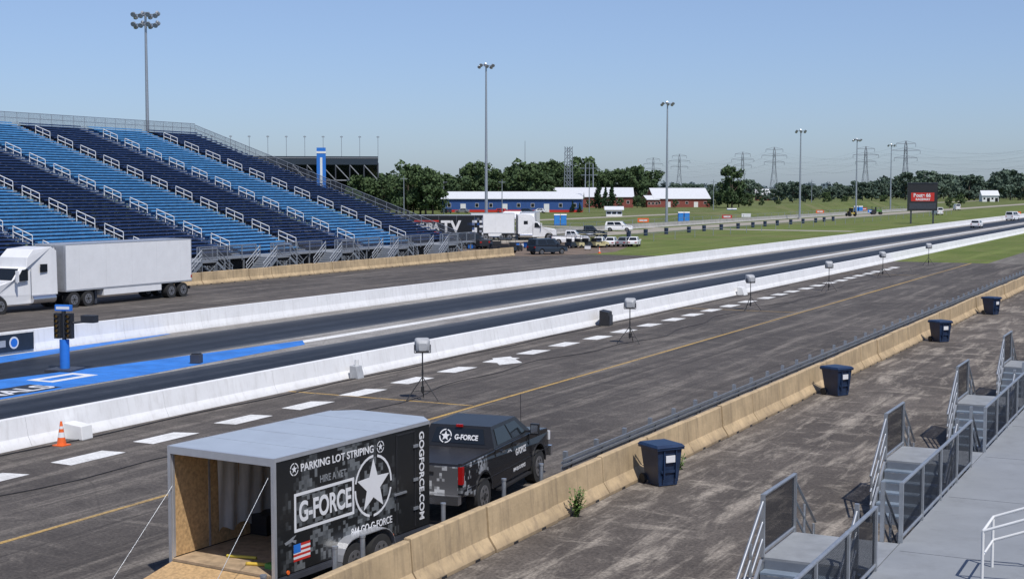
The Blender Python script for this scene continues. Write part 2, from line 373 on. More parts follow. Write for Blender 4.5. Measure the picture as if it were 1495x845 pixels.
def bleacher(name,xf,s,y0,y1,z0,rows,dep,rise,secw,aisle,rail_end=True):
    root=empty(name)
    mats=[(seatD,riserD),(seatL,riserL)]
    seats=MB(); rails=MB(); frame=MB()
    k=0; ye=y1
    while ye>y0:
        ya=max(y0,ye-secw+aisle)
        sm_,rm=mats[k%2]
        for i in range(rows):
            x=xf+s*dep*i; z=z0+rise*i
            def bb(a,b,*r): xa,xb=sorted((x+s*a,x+s*b)); seats.b(xa,xb,*r)
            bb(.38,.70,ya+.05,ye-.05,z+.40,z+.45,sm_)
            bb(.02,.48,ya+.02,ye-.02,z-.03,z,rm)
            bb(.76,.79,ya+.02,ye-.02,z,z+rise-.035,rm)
            bb(.375,.395,ya+.05,ye-.05,z+.33,z+.398,sm_)
            if i%3==0:
                for yy in (ya+.3,(ya+ye)/2,ye-.3): bb(.5,.58,yy,yy+.05,z,z+.40,steel_d)
        yb=ya-aisle
        if yb>y0-1:
            for i in range(rows):
                x=xf+s*dep*i; z=z0+rise*i
                xa,xb=sorted((x,x+s*dep)); seats.b(xa,xb,yb+.02,ya-.02,z-.03,z,riserL)
                xa,xb=sorted((x+s*.4,x+s*dep)); seats.b(xa,xb,yb+.02,ya-.02,z+.002,z+rise/2,greyp)
            yc=(ya+yb)/2; i=1
            while i<rows-3:
                P=[Vector((xf+s*dep*(i+j)+s*.3,yc,z0+rise*(i+j))) for j in (0,1.3,2.6)]
                for q in P: rails.c(q,q+Vector((0,0,.95)),.036,white,n=5)
                for hz in (.95,.5): rails.c(P[0]+Vector((0,0,hz)),P[2]+Vector((0,0,hz)),.042,white,n=5)
                i+=4
        k+=1; ye=ye-secw
    xb=xf+s*dep*rows; zb=z0+rise*rows
    yy=y0
    while yy<=y1+.1:
        frame.beam((xf,yy,z0-.25),(xb,yy,zb-.25),.15,.3,steel_d)
        j=0
        while j<=rows:
            x=xf+s*dep*j; frame.b(x-.1,x+.1,yy-.1,yy+.1,0,z0+rise*j-.3,steel_d); 
            if j+6<=rows: frame.beam((x,yy,.3),(x+s*dep*6,yy,z0+rise*(j+6)-.6),.08,.08,steel_d)
            j+=6
        yy+=3.43*1.0
    yy=y0
    while yy<=y1: rails.c((xb,yy,zb-1),(xb,yy,zb+1.3),.03,galv,n=5); yy+=1.7
    for z in (1.3,.7,.1): rails.c((xb,y0,zb+z),(xb,y1,zb+z),.03,galv,n=5)
    rails.q([(xb,y0,zb),(xb,y1,zb),(xb,y1,zb+1.3),(xb,y0,zb+1.3)],meshf)
    if rail_end:
        j=0
        while j<=rows: 
            q=Vector((xf+s*dep*j,y1,z0+rise*j)); rails.c(q,q+Vector((0,0,1.15)),.03,galv,n=5); j+=2
        for z in (1.15,.6,.1): rails.c((xf,y1,z0+z),(xb,y1,zb+z),.035,galv,n=5)
        rails.q([(xf,y1+.01,z0),(xb,y1+.01,zb),(xb,y1+.01,zb+1.15),(xf,y1+.01,z0+1.15)],meshx)
    seats.build('seats',parent=root); rails.build('handrails',parent=root); frame.build('steel_frame',parent=root)
    return root
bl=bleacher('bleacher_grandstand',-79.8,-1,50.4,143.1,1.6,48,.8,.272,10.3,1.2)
m=MB()
m.b(-79.8,-77.3,48,143.1,1.5,1.58,greyp)
for i in range(48):
    yy=48+i*2; m.b(-77.5,-77.38,yy,yy+.12,0,1.5,galv); m.beam((-77.44,yy,.2),(-77.44,yy+2,1.4),.04,.04,galv) if i%3==0 else None
m.b(-79.7,-79.6,48,143,0,1.5,steel_d)
for i in range(9):
    ya=143-10.3*i; railing(m,-77.3,ya-8.2,ya-.1,1.58,meshf,2.05,.04)
m.build('front_walkway',parent=bl)
for i in range(8):
    mm=MB(); stair_unit(mm,-77.3,1,0,1.55,meshf,.045,greyp,2.2); mm.build('staircase',(0,143-10.3*i-10.25,0),parent=bl)
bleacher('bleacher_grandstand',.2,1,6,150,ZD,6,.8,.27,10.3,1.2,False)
# ---------------------------------------------------------------- cargo trailer
trcamo=camo('trailer_wrap',(.013,.014,.015),(.055,.06,.063),(.14,.15,.155),center=(2.0,1.05),rad=1.75,s=13)
trc=empty('enclosed_cargo_trailer',(-16.4,20.4,0),R(-4))
m=MB(); w=1.30; Lt=4.95; zf=.50; zr=2.68
m.b(w-.05,w,.04,Lt,zf,zr-.06,trcamo)
m.b(-w,-w+.05,.04,Lt,zf,zr-.06,blackpaint)
m.b(w-.07,w-.052,.05,Lt,zf+.05,zr-.1,ply); m.b(-w+.052,-w+.07,.05,Lt,zf+.05,zr-.1,ply)
m.b(-w+.07,w-.07,.0,Lt,zf-.02,zf+.03,plyf)
m.b(-w,w,.02,Lt,zf-.14,zf-.022,steel_d)
m.b(-w+.0,w-.0,.02,Lt+.0,zr-.055,zr,roofal)
m.b(-w+.07,w-.07,Lt-.12,Lt-.1,zf,zr-.07,ply)
for z0,z1,mt in ((zf-.1,zr-.06,blackpaint),(zr-.058,zr-.003,roofal)):
    P=[(w-.001,Lt),(w-.42,Lt+.40),(-w+.42,Lt+.40),(-w+.001,Lt)]
    n=4; m.add([(x,y,z0) for x,y in P]+[(x,y,z1) for x,y in P],[(0,1,2,3),(7,6,5,4)]+[(i,n+i,n+(i+1)%n,(i+1)%n) for i in range(4)],mt)
for sx in (-1,1):
    xa,xb=sorted((sx*(w+.006),sx*(w-.07)))
    m.b(xa,xb,-.01,.055,zf-.16,zr+.004,alum)
    xa,xb=sorted((sx*(w+.012),sx*(w-.02))); m.b(xa,xb,.056,Lt-.0,zr-.07,zr+.006,alum)
    m.b(xa,xb,.056,Lt,zf-.15,zf-.05,steel_d)
m.b(-w+.07,w-.07,-.012,.05,zr-.14,zr+.003,alum)
for yy in (1.1,2.2,3.3,4.3): m.b(-w+.02,w-.02,yy,yy+.03,zr+.001,zr+.006,roofal)
for yy in (3.75,4.4): m.b(w,w+.012,yy,yy+.03,zf+.05,zr-.14,black)
m.b(w,w+.012,3.75,4.43,zr-.16,zr-.13,black)
for zz in (.9,1.5,2.2): m.b(w+.01,w+.035,4.34,4.5,zz,zz+.06,galv)
m.b(w+.01,w+.045,3.65,4.07,1.32,1.36,galv)
for yy in (.35,3.6): m.c((w+.0,yy,zf+.03),(w+.02,yy,zf+.03),.04,orange)
# draped sheet with folds
n=30; vs=[]
for j in range(5):
    for i in range(n+1):
        vs.append((-w+.12+.035*math.sin(i*1.3+j*.5)+.02*math.sin(i*.6),1.2+i*.085,zr-.2-j*.42-.10*math.sin(i*.21)*(j==0)+(.06*math.sin(i*.9) if j==4 else 0)))
m.add(vs,[(j*(n+1)+i,j*(n+1)+i+1,(j+1)*(n+1)+i+1,(j+1)*(n+1)+i) for j in range(4) for i in range(n)],sheet,True)
m.b(-w+.07,-w+.50,2.2,4.0,zf+.04,zf+.45,black); m.b(w-.45,w-.07,1.9,3.4,zf+.04,zf+.45,black)
m.b(-.35,.75,3.2,4.3,zf+.04,zf+.75,black); m.b(-.9,-.4,3.6,4.4,zf+.04,zf+1.1,sheet)
for yy in (.04,1.0,4.0): m.b(-w+.072,-w+.082,yy,yy+.05,zf+.05,zr-.1,alum)
m.c((.3,.35,zf+.06),(.75,.5,zf+.06),.035,mk('yellow_strap',(.6,.4,.05)))
m.c((-.4,.6,zf+.06),(.2,.75,zf+.06),.03,mk('yellow_strap2',(.5,.4,.05)))
m.b(.75,.95,.35,.5,zf+.03,zf+.12,mk('green_tool',(.1,.3,.05)))
m.add([(-w+.08,-.02,zf-.02),(w-.08,-.02,zf-.02),(w-.08,-2.1,.03),(-w+.08,-2.1,.03),(-w+.08,-.02,zf-.1),(w-.08,-.02,zf-.1),(w-.08,-2.1,0.0),(-w+.08,-2.1,0.0)],
      [(0,3,2,1),(4,5,6,7),(0,1,5,4),(1,2,6,5),(2,3,7,6),(3,0,4,7)],ply)
for sx in (-1,1): m.c((sx*(w-.12),-.02,zr-.75 if sx<0 else zr-.35),(sx*(w-.12),-2.0,.08),.007,galv,n=4)
for yy in (2.1,2.95):
    for sx in (-1,1): m.wheel(sx*(w+.1),yy,.36,.2,rubber,hubm)
for sx in (-1,1):
    pts=[]
    for yc,a0,a1 in ((2.95,-10,90),(2.1,90,190)):
        for k in range(7):
            a=R(a0+(a1-a0)*k/6); pts.append((yc+.44*math.cos(a),.38+.44*math.sin(a)))
    for p,q in zip(pts,pts[1:]):
        x0_,x1_=sorted((sx*w,sx*(w+.24)))
        m.add([(x0_,p[0],p[1]),(x1_,p[0],p[1]),(x1_,q[0],q[1]),(x0_,q[0],q[1]),(x0_,p[0],p[1]+.02),(x1_,p[0],p[1]+.02),(x1_,q[0],q[1]+.02),(x0_,q[0],q[1]+.02)],[(0,3,2,1),(4,5,6,7),(0,1,5,4),(1,2,6,5),(2,3,7,6),(3,0,4,7)],alum)
m.beam((-.5,Lt+.2,zf-.1),(0,Lt+1.25,zf-.02),.09,.12,steel_d); m.beam((.5,Lt+.2,zf-.1),(0,Lt+1.25,zf-.02),.09,.12,steel_d)
m.c((0,Lt+.9,.0),(0,Lt+.9,.9),.04,galv)
m.build('trailer_body',parent=trc)
def decals(par,x,items,mat):
    m=MB()
    for it in items:
        if it[0]=='frame':
            _,y0,y1,z0,z1,t=it
            for a in ((y0,y1,z0,z0+t),(y0,y1,z1-t,z1),(y0,y0+t,z0+t,z1-t),(y1-t,y1,z0+t,z1-t)): m.b(x,x+.004,*a,mat)
        if it[0]=='star':
            _,yc,zc,r=it; P=[]
            for k in range(10):
                a=math.pi/2+k*math.pi/5; rr=r if k%2==0 else r*.42; P.append((x+.004,yc+rr*math.cos(a),zc+rr*math.sin(a)))
            for k in range(10): m.q([(x+.004,yc,zc),P[k],P[(k+1)%10]],mat)
        if it[0]=='ring':
            _,yc,zc,r,t=it; n=28
            for k in range(n):
                if k%7==6 : continue
                a,b=2*math.pi*k/n,2*math.pi*(k+1)/n
                m.q([(x+.004,yc+r*math.cos(a),zc+r*math.sin(a)),(x+.004,yc+r*math.cos(b),zc+r*math.sin(b)),(x+.004,yc+(r-t)*math.cos(b),zc+(r-t)*math.sin(b)),(x+.004,yc+(r-t)*math.cos(a),zc+(r-t)*math.sin(a))],mat)
    return m.build('decal',parent=par)
TX=(R(90),0,R(90))
decals(trc,w,[('frame',.55,2.35,1.22,1.94,.055),('ring',2.98,1.66,.62,.05),('star',2.98,1.66,.55),('star',.56,2.40,.08),('star',3.22,2.40,.08),('ring',.56,2.40,.12,.02),('ring',3.22,2.40,.12,.02)],decal)
text('PARKING LOT STRIPING',.20,(w+.003,.74,2.33),TX,decal,trc,bold=.004,sx=1.04)
text('HIRE A VET',.19,(w+.003,1.3,2.02),TX,greydecal,trc,bold=.003,sx=.85)
text('G-FORCE',.52,(w+.003,.68,1.40),TX,decal,trc,bold=.014,sx=.73)
text('844-GO-G-FORCE',.20,(w+.003,2.25,.80),TX,decal,trc,bold=.003,sx=.86)
text('GOGFORCE.COM',.235,(w+.006,4.58,2.5),(R(90),R(90),R(90)),decal,trc,bold=.005,sx=1.0)
m=MB()
for i in range(7): m.b(w,w+.004+.0005*(i%2),.52,1.0,.68+i*.045,.68+i*.045+.044,red if i%2==0 else decal)
m.b(w,w+.008,.52,.72,.84,.996,blueP)
J=[(.32,1.10),(.5,1.13),(.6,1.08),(.62,1.14),(.52,1.16),(.62,1.24),(.52,1.22),(.4,1.18),(.28,1.15)]
m.q([(w+.006,y-.02,z-.06) for y,z in J],greydecal)
m.build('flag_decal',parent=trc)
# ---------------------------------------------------------------- pickup
def arc(yc,zc,r,a0,a1,n=8): return [(yc+r*math.cos(R(a0+(a1-a0)*k/n)),zc+r*math.sin(R(a0+(a1-a0)*k/n))) for k in range(n+1)]
def frustum(m,yb0,yb1,zb,yt0,yt1,zt,wb,wt,mat,roof=None):
    A=[(wb,yb0,zb),(wb,yb1,zb),(wt,yt1,zt),(wt,yt0,zt)]; B=[(-x,y,z) for x,y,z in A]
    m.q(A,mat); m.q(B[::-1],mat); m.q([A[3],A[2],B[2],B[3]],roof or mat)
    rear=[B[0],A[0],A[3],B[3]]; front=[A[1],B[1],B[2],A[2]]
    m.q(rear,mat); m.q(front,mat)
    return A,B[1::-1]+[B[3],B[2]],rear,front
pk=empty('pickup_truck',(-15.95,26.95,0),R(6.5))
tcamo=camo('truck_wrap',(.013,.013,.015),(.10,.105,.11),(.30,.31,.32),center=(.2,.8),rad=1.4,s=16,rough=.25)
tcamr=camo('tailgate_wrap',(.10,.10,.105),(.26,.27,.28),(.48,.49,.50),center=(0,1),rad=3,axis=('X','Z'),s=16)
body=MB(); ZC=1.88
P=[(0,.66),(0,1.33),(.05,1.37),(2.06,1.37),(2.10,1.39),(4.55,1.39),(5.9,1.29),(6.08,1.18),(6.14,.95),(6.14,.60)]+arc(5.15,.50,.50,0,180)+[(4.5,.46),(1.95,.46)]+arc(1.32,.50,.50,0,180)+[(.7,.6)]
body.prism(P,lambda y,z:.98-.06*max(0,(z-1.0))-(.06 if y>5.95 else 0),tcamo)
frustum(body,2.1,4.72,1.39,2.28,3.95,ZC,.935,.77,blackpaint)
body.build('body',parent=pk,bevel=.03)
m=MB()
def quadside(sgn): 
    return [(sgn*.935,2.1,1.39),(sgn*.935,4.72,1.39),(sgn*.77,3.95,ZC),(sgn*.77,2.28,ZC)]
for sgn in (1,-1):
    Q=quadside(sgn); off=.012 if sgn>0 else -.012
    m.win(Q,.09,.46,.10,.84,off,gl); m.win(Q,.50,.86,.10,.84,off,gl)
    m.b(min(sgn*.96,sgn*.99),max(sgn*.96,sgn*.99),.35,6.0,.78,.80,black)
    for yy in (2.55,3.55): m.b(min(sgn*.96,sgn*.99),max(sgn*.96,sgn*.99),yy,yy+.18,1.22,1.26,chrome)
    m.b(min(sgn*1.06,sgn*1.28),max(sgn*1.06,sgn*1.28),4.28,4.38,1.38,1.66,blackpaint)
    m.b(min(sgn*1.08,sgn*1.26),max(sgn*1.08,sgn*1.26),4.272,4.278,1.42,1.63,chrome)
    m.beam((sgn*.9,4.32,1.46),(sgn*1.1,4.33,1.46),.05,.05,black)
    m.b(min(sgn*.89,sgn*.99),max(sgn*.89,sgn*.99),-.015,.10,.95,1.34,tailred)
    m.b(min(sgn*.78,sgn*.95),max(sgn*.78,sgn*.95),6.08,6.16,.95,1.18,decal)
    m.b(min(sgn*.92,sgn*1.06),max(sgn*.92,sgn*1.06),2.2,4.4,.38,.43,black)
    for yy in (1.32,5.15): m.wheel(sgn*.85,yy,.42,.28,rubber,hubm)
    for yc in (1.32,5.15):
        a=arc(yc,.50,.52,0,180,12)
        for p,q in zip(a,a[1:]): m.beam((sgn*.975,*p),(sgn*.975,*q),.05,.04,black)
    for yy in (2.12,3.3,4.45): m.b(min(sgn*.955,sgn*.974),max(sgn*.955,sgn*.974),yy,yy+.012,.55,1.37,black)
    m.b(min(sgn*.87,sgn*.96),max(sgn*.87,sgn*.96),.05,2.05,1.37,1.41,black)
m.win([(-.935,2.1,1.39),(.935,2.1,1.39),(.77,2.28,ZC),(-.77,2.28,ZC)],.12,.88,.16,.86,.012,gl)
m.win([(.935,4.72,1.39),(-.935,4.72,1.39),(-.77,3.95,ZC),(.77,3.95,ZC)],.06,.94,.08,.9,.012,gl)
m.b(-.85,.85,.06,2.03,1.365,1.385,black)
m.b(-.88,.88,-.02,.0,.72,1.34,tcamr); m.b(-.3,.3,-.035,-.021,1.15,1.21,black)
m.b(-.97,.97,-.22,-.03,.52,.72,chrome); m.b(-.25,.25,-.225,-.221,.56,.68,decal)
m.b(-.97,.97,6.15,6.30,.52,.78,chrome); m.b(-.76,.76,6.14,6.18,.85,1.2,black)
m.b(-.08,.08,2.2,2.26,ZC-.03,ZC+.03,tailred)
m.c((.7,4.6,1.38),(.72,4.5,2.35),.008,black,n=4)
m.c((0,-.5,.5),(0,-.1,.55),.05,steel_d)
m.b(-.7,.7,.5,5.8,.40,.60,steel_d)
m.build('trim_and_wheels',parent=pk)
decals(pk,.966,[('ring',3.05,1.02,.20,.03),('star',3.05,1.02,.17)],decal)
text('G-FORCE',.22,(.982,3.45,1.0),TX,decal,pk,bold=.008,sx=.8)
text('844-GO-G-FORCE',.12,(.982,3.3,.62),TX,decal,pk,bold=.002,sx=.9)
text('G-FORCE',.17,(-.10,2.13,1.56),(R(70),0,0),decal,pk,bold=.006,sx=.85)
m=MB()
def starxz(m,xc,zc,r,yf,mat):
    P=[(xc+(r if k%2==0 else r*.42)*math.cos(math.pi/2+k*math.pi/5),zc+(r if k%2==0 else r*.42)*math.sin(math.pi/2+k*math.pi/5)) for k in range(10)]
    for k in range(10): m.q([(xc,yf(zc),zc),(P[k][0],yf(P[k][1]),P[k][1]),(P[(k+1)%10][0],yf(P[(k+1)%10][1]),P[(k+1)%10][1])],mat)
    n=24
    for k in range(n):
        if k%6==5: continue
        a,b=2*math.pi*k/n,2*math.pi*(k+1)/n; ri,ro=r*1.12,r*1.35
        pp=[(xc+ro*math.cos(a),zc+ro*math.sin(a)),(xc+ro*math.cos(b),zc+ro*math.sin(b)),(xc+ri*math.cos(b),zc+ri*math.sin(b)),(xc+ri*math.cos(a),zc+ri*math.sin(a))]
        m.q([(x,yf(z),z) for x,z in pp],mat)
starxz(m,-.34,1.62,.12,lambda z:2.1+(z-1.39)*.367-.025,decal)
starxz(m,-.1,1.0,.16,lambda z:-.024,black)
m.build('window_decal',parent=pk)
# ---------------------------------------------------------------- semi truck
sc_line=mk('panel_seam',(.60,.60,.60),.5,0,.05)
greypan=mk('grey_panel',(.28,.29,.31),.5,0,.1)
def semi(name,loc,rz,L,tm,cm,tractor=True,sk=True):
    root=empty(name,loc,rz); m=MB(); k=1.28
    m.b(-k,k,0,L,1.12,4.05,tm)
    for y_ in (0,L-.06):
        m.b(-k-.006,k+.006,y_-.006,y_+.066,1.05,4.06,alum)
    m.b(-k+.1,k-.1,L+.001,L+.012,1.2,3.98,greypan)
    m.b(-k-.008,k+.008,.07,L-.07,4.0,4.062,alum); m.b(-k-.008,k+.008,.07,L-.07,1.05,1.16,alum)
    i=1.2
    while i<L-.5: m.b(-k-.003,k+.003,i,i+.02,1.17,3.99,alum if tm is not vwhite else sc_line); i+=2.44
    if sk: m.b(-k+.01,k-.01,min(3.2,L*.4),L-min(3.4,L*.3),.62,1.045,tm)
    m.b(-.5,.5,.2,L-.5,.85,1.045,steel_d)
    for y_ in (.95,2.2):
        for sx in (-1,1): m.wheel(sx*1.05,y_,.5,.5,rubber,hubm)
    for sx in (-1,1): m.b(sx*.9-.06,sx*.9+.06,L-3.1,L-2.9,.1,1.04,steel_d); m.b(sx*.85-.2,sx*.85+.2,-.05,-.01,.5,.6,black)
    m.b(-1.1,1.1,-.05,.02,.55,.7,steel_d)
    m.b(-k-.012,-k+.1,.0,.12,1.3,1.5,tailred) 
    m.build('trailer',parent=root,bevel=.015)
    if tractor:
        t=MB(); 
        t.prism([(L+.55,.95),(L+.55,3.7),(L+1.0,3.95),(L+2.5,3.85),(L+3.05,3.35),(L+3.15,2.75),(L+3.55,2.72),(L+4.15,2.0),(L+4.3,1.95),(L+6.05,1.72),(L+6.3,1.45),(L+6.35,.55),(L+5.85,.5)]+arc(L+5.2,.52,.62,0,180)+[(L+4.4,.5),(L+1.0,.5),(L+1.0,.95)],lambda y,z:(1.16 if y<L+3.4 else 1.02 if y<L+4.3 else .9)-(.05 if z>3.5 else 0),cm)
        t.build('cab',parent=root,bevel=.05)
        m=MB()
        m.b(-.45,.45,L-3,L+.9,.75,.98,steel_d)
        for y_ in (L-2.0,L-.75):
            for sx in (-1,1): m.wheel(sx*1.0,y_,.51,.52,rubber,hubm)
        for sx in (-1,1):
            m.wheel(sx*.98,L+5.2,.51,.3,rubber,hubm)
            xs=sx*1.165
            for pts in ([(L+3.0,1.95),(L+3.9,1.95),(L+3.45,2.62),(L+3.0,2.66)],):
                m.add([(xs*.97,y,z) for y,z in pts]+[(xs*1.0,y,z) for y,z in pts],[(3,2,1,0),(4,5,6,7),(0,1,5,4),(1,2,6,5),(2,3,7,6),(3,0,4,7)],gl)
            m.b(min(xs,xs+sx*.01),max(xs,xs+sx*.01),L+1.4,L+2.0,2.4,2.9,gl)
            m.b(min(xs,xs+sx*.006),max(xs,xs+sx*.006),L+2.75,L+2.78,.8,2.75,black)
            m.c((sx*1.0,L+.8,.75),(sx*1.0,L+2.7,.75),.30,chrome,n=16)
            m.b(sx*1.35-.1,sx*1.35+.1,L+4.0,L+4.1,1.9,2.6,cm); m.beam((sx*1.0,L+3.8,2.3),(sx*1.3,L+4.0,2.3),.04,.04,black)
            m.c((sx*.8,L+.42,1.0),(sx*.8,L+.42,3.9),.07,chrome)
        m.q([(-.98,L+3.585,2.69),(.98,L+3.585,2.69),(.98,L+4.17,2.02),(-.98,L+4.17,2.02)],gl)
        m.b(-.6,.6,L+6.34,L+6.38,.8,1.5,chrome); m.b(-1.0,1.0,L+6.2,L+6.45,.35,.6,chrome)
        m.build('cab_parts',parent=root)
    return root
semi('semi_truck',(-66.7,78.6,0),R(180),12.2,vwhite,vwhite)
# ---------------------------------------------------------------- far vehicles
def car(name,loc,rz,paint,L=4.7,W=1.85,H=1.45,kind='sedan'):
    m=MB(); hb=H*.62; r=.33
    if kind=='suv': a=(.05,.25,L*.62,L*.76)
    elif kind=='van': a=(.03,.12,L*.72,L*.88)
    elif kind=='pickup': a=(L*.36,L*.38,L*.62,L*.75)
    else: a=(.35,1.0,L*.55,L*.74)
    P=[(0,.4),(0.02,hb*.9),(.12,hb),(L*.74,hb),(L-.25,hb*.88),(L-.03,hb*.7),(L,.35)]+arc(L*.81,.34,.40,0,180,6)+[(L*.7,.28),(L*.3,.28)]+arc(L*.19,.34,.40,0,180,6)
    m.prism(P,lambda y,z:W/2-(.05 if z>.75 else 0)-(.08 if (y<.06 or y>L-.1) else 0),paint)
    wb=W/2-.06; wt=W/2-.22
    frustum(m,a[0],a[3],hb,a[1],a[2],H,wb,wt,paint)
    for sg in (1,-1):
        Q=[(sg*wb,a[0],hb),(sg*wb,a[3],hb),(sg*wt,a[2],H),(sg*wt,a[1],H)]
        m.win(Q,.10,.46,.1,.84,.012*sg,gl); m.win(Q,.5,.84,.1,.84,.012*sg,gl)
        for yy in (L*.19,L*.81): m.wheel(sg*(W/2-.13),yy,r,.22,rubber,hubm)
        m.b(sg*(W/2-.25)-.15,sg*(W/2-.25)+.15,-.012,.03,hb*.68,hb*.85,tailred)
        m.b(sg*(W/2-.32)-.18,sg*(W/2-.32)+.18,L-.06,L+.006,hb*.55,hb*.7,decal)
        m.b(min(sg*W/2,sg*(W/2+.16)),max(sg*W/2,sg*(W/2+.16)),L*.66,L*.69,hb,hb+.14,paint)
    m.win([(-wb,a[0],hb),(wb,a[0],hb),(wt,a[1],H),(-wt,a[1],H)],.08,.92,.12,.85,.012,gl)
    m.win([(wb,a[3],hb),(-wb,a[3],hb),(-wt,a[2],H),(wt,a[2],H)],.06,.94,.1,.9,.012,gl)
    if kind=='pickup': m.b(-W/2+.15,W/2-.15,.1,L*.35,hb+.001,hb+.02,black)
    return m.build(name,loc,rz,bevel=.03)
greyblue=mk('dark_blue_grey_paint',(.025,.035,.05),.25,0,.1)
silver=mk('silver_paint',(.35,.36,.37),.3,.5,.05)
car('parked_suv',pos(163,2.2),R(-28),greyblue,4.7,1.95,1.85,'suv')
car('parked_suv',pos(256,17),R(-75),vwhite,5.0,1.95,1.8,'suv')
car('parked_car',pos(455,-5),R(-80),red,4.7,1.85,1.5,'suv')
car('parked_car',pos(455,3),R(-80),greyblue,4.7,1.85,1.5,'suv')
car('parked_car',pos(458,-14),R(100),silver,4.7,1.85,1.5)
car('parked_car',pos(456,11),R(100),vwhite,4.7,1.85,1.5)
car('parked_car',pos(452,-20),R(60),greyblue,4.7,1.85,1.5,'suv')
car('parked_van',pos(345,122),R(-10),vwhite,5.5,2.0,2.2,'van')
for (D,L,rz,p,k) in ((178,-3.4,70,black,'pickup'),(196,5.6,-70,vwhite,'pickup'),(222,9.5,-60,greyblue,'pickup'),(420,128,30,vwhite,'van'),(520,165,20,vwhite,'van'),(182,-7.6,-60,greyblue,'suv')):
    car('parked_'+('pickup' if k=='pickup' else k),pos(D,L),R(rz),p,5.2,1.95,1.9 if k!='van' else 2.3,k)
def golf_cart(loc,rz,c=vwhite,rf=None):
    m=MB()
    m.prism([(0,.3),(0,.75),(.9,.72),(1.0,.42),(1.6,.42),(1.75,.85),(2.3,.7),(2.4,.35),(1.9,.25),(.5,.25)],.58,c)
    m.b(-.5,.5,.25,.85,.75,.85,black); m.b(-.5,.5,.15,.25,.8,1.25,black)
    for sx in (-1,1):
        for yy in (.15,1.75): m.c((sx*.52,yy,.7),(sx*.5,yy*.95+.1,1.75),.02,black,n=5)
        for yy in (.4,1.95): m.c((sx*.42,yy,.23),(sx*.6,yy,.23),.23,rubber,n=12)
    m.b(-.6,.6,.0,1.95,1.75,1.80,rf or c); return m.build('golf_cart',loc,rz,bevel=.015)
cream=mk('cream_plastic',(.5,.45,.25))
for i in range(4): golf_cart(pos(181+i*.5,7.2+i*1.1),R(-20+random.uniform(-6,6)),(greyblue,cream)[i%2],(vwhite,cream)[i%2])
for i in range(4): car('parked_car',pos(184+i*.3,11.2+i*1.55),R(12+random.uniform(-5,5)),(vwhite,vwhite,silver,vwhite)[i],4.3,1.4,1.3)
golf_cart(pos(163,-.9),R(20),black,black); golf_cart(pos(167,.2),R(70),greyblue,black); golf_cart(pos(172,-1.8),R(40),black,greyblue)
def crate(name,loc,rz,s,mt):
    m=MB(); m.b(-s,s,-s*.7,s*.7,.12,.12+s*1.2,mt); m.b(-s-.03,s+.03,-s*.7-.03,s*.7+.03,.12+s*1.2,.2+s*1.2,steel_d)
    for sx in (-1,1):
        for sy in (-1,1): m.b(sx*s*.8-.08,sx*s*.8+.08,sy*s*.5-.08,sy*s*.5+.08,0,.12,black)
    for k in range(3): m.b(-s-.02,-s+.02,-.5*s+k*.45*s,-.45*s+k*.45*s,.15,.1+s*1.2,steel_d)
    m.build(name,loc,rz,bevel=.02)
for i in range(16):
    crate('equipment_case',pos(random.uniform(168,184),random.uniform(-9,10)),R(random.uniform(0,180)),random.uniform(.3,.6),random.choice([black,greyblue,steel_d,vwhite,orange,blueP,cream]))
haul=camo('hauler_graphics',(.012,.013,.016),(.02,.06,.2),(.65,.66,.67),center=(11.6,1.6),rad=1.8,s=3)
RB=-R(63.1)   # heading across the line of sight of the stand
h=semi('race_hauler_trailer',pos(194,-16.2),RB+R(3),12.2,haul,vwhite,tractor=False)
text('NHRA',1.35,(1.295,2.9,2.0),TX,decal,h,bold=.06,sx=.85); text('TV',2.2,(1.295,6.4,1.75),TX,decal,h,bold=.07)
m=MB(); m.b(1.285,1.297,2.7,6.1,1.55,1.78,red); m.b(1.285,1.297,2.7,6.1,3.15,3.35,red); m.build('logo_bars',parent=h)
semi('semi_truck',pos(210,-6.2),RB+R(4),6.5,vwhite,vwhite)
semi('semi_truck',pos(226,3.2),R(202),8,vwhite,vwhite,sk=False)
def tent(loc,rz,a0,b0,mt):
    m=MB()
    for a,b_ in ((0,0),(a0,0),(0,b0),(a0,b0)): m.c((a,b_,0),(a,b_,2.6),.04,galv)
    m.add([(-.1,-.1,2.6),(a0+.1,-.1,2.6),(a0+.1,b0+.1,2.6),(-.1,b0+.1,2.6),(a0*.25,b0/2,3.7),(a0*.75,b0/2,3.7),(-.1,-.1,2.35),(a0+.1,-.1,2.35),(a0+.1,b0+.1,2.35),(-.1,b0+.1,2.35)],[(0,1,5,4),(1,2,5),(2,3,4,5),(3,0,4),(0,6,7,1),(1,7,8,2),(2,8,9,3),(3,9,6,0)],mt)
    m.build('canopy_tent',loc,rz)
tent(pos(206,-24),R(20),9,4,black); tent(pos(250,-3),R(20),6,4,vwhite)
def toilet(loc,rz):
    m=MB(); m.b(-.6,.6,-.6,.6,0,2.15,blueP); m.b(-.55,.55,-.615,-.601,.1,2.0,blueP); m.b(-.5,.5,-.62,-.616,.2,1.9,pblue)
    m.prism([(-.65,2.15),(-.5,2.35),(.5,2.35),(.65,2.15)],.65,white); m.b(.3,.34,-.66,-.62,1.0,1.1,black)
    m.c((.4,.4,2.2),(.4,.4,2.6),.05,black); return m.build('portable_toilet',loc,rz,bevel=.02)
pblue=mk('panel_blue',(.03,.22,.6))
for D,L in ((300,9.6),(300,11),(330,39.6),(330,41),(395,61),(395,62.4),(280,-12),(420,75),(450,110),(450,111.5)): toilet(pos(D,L),R(27))
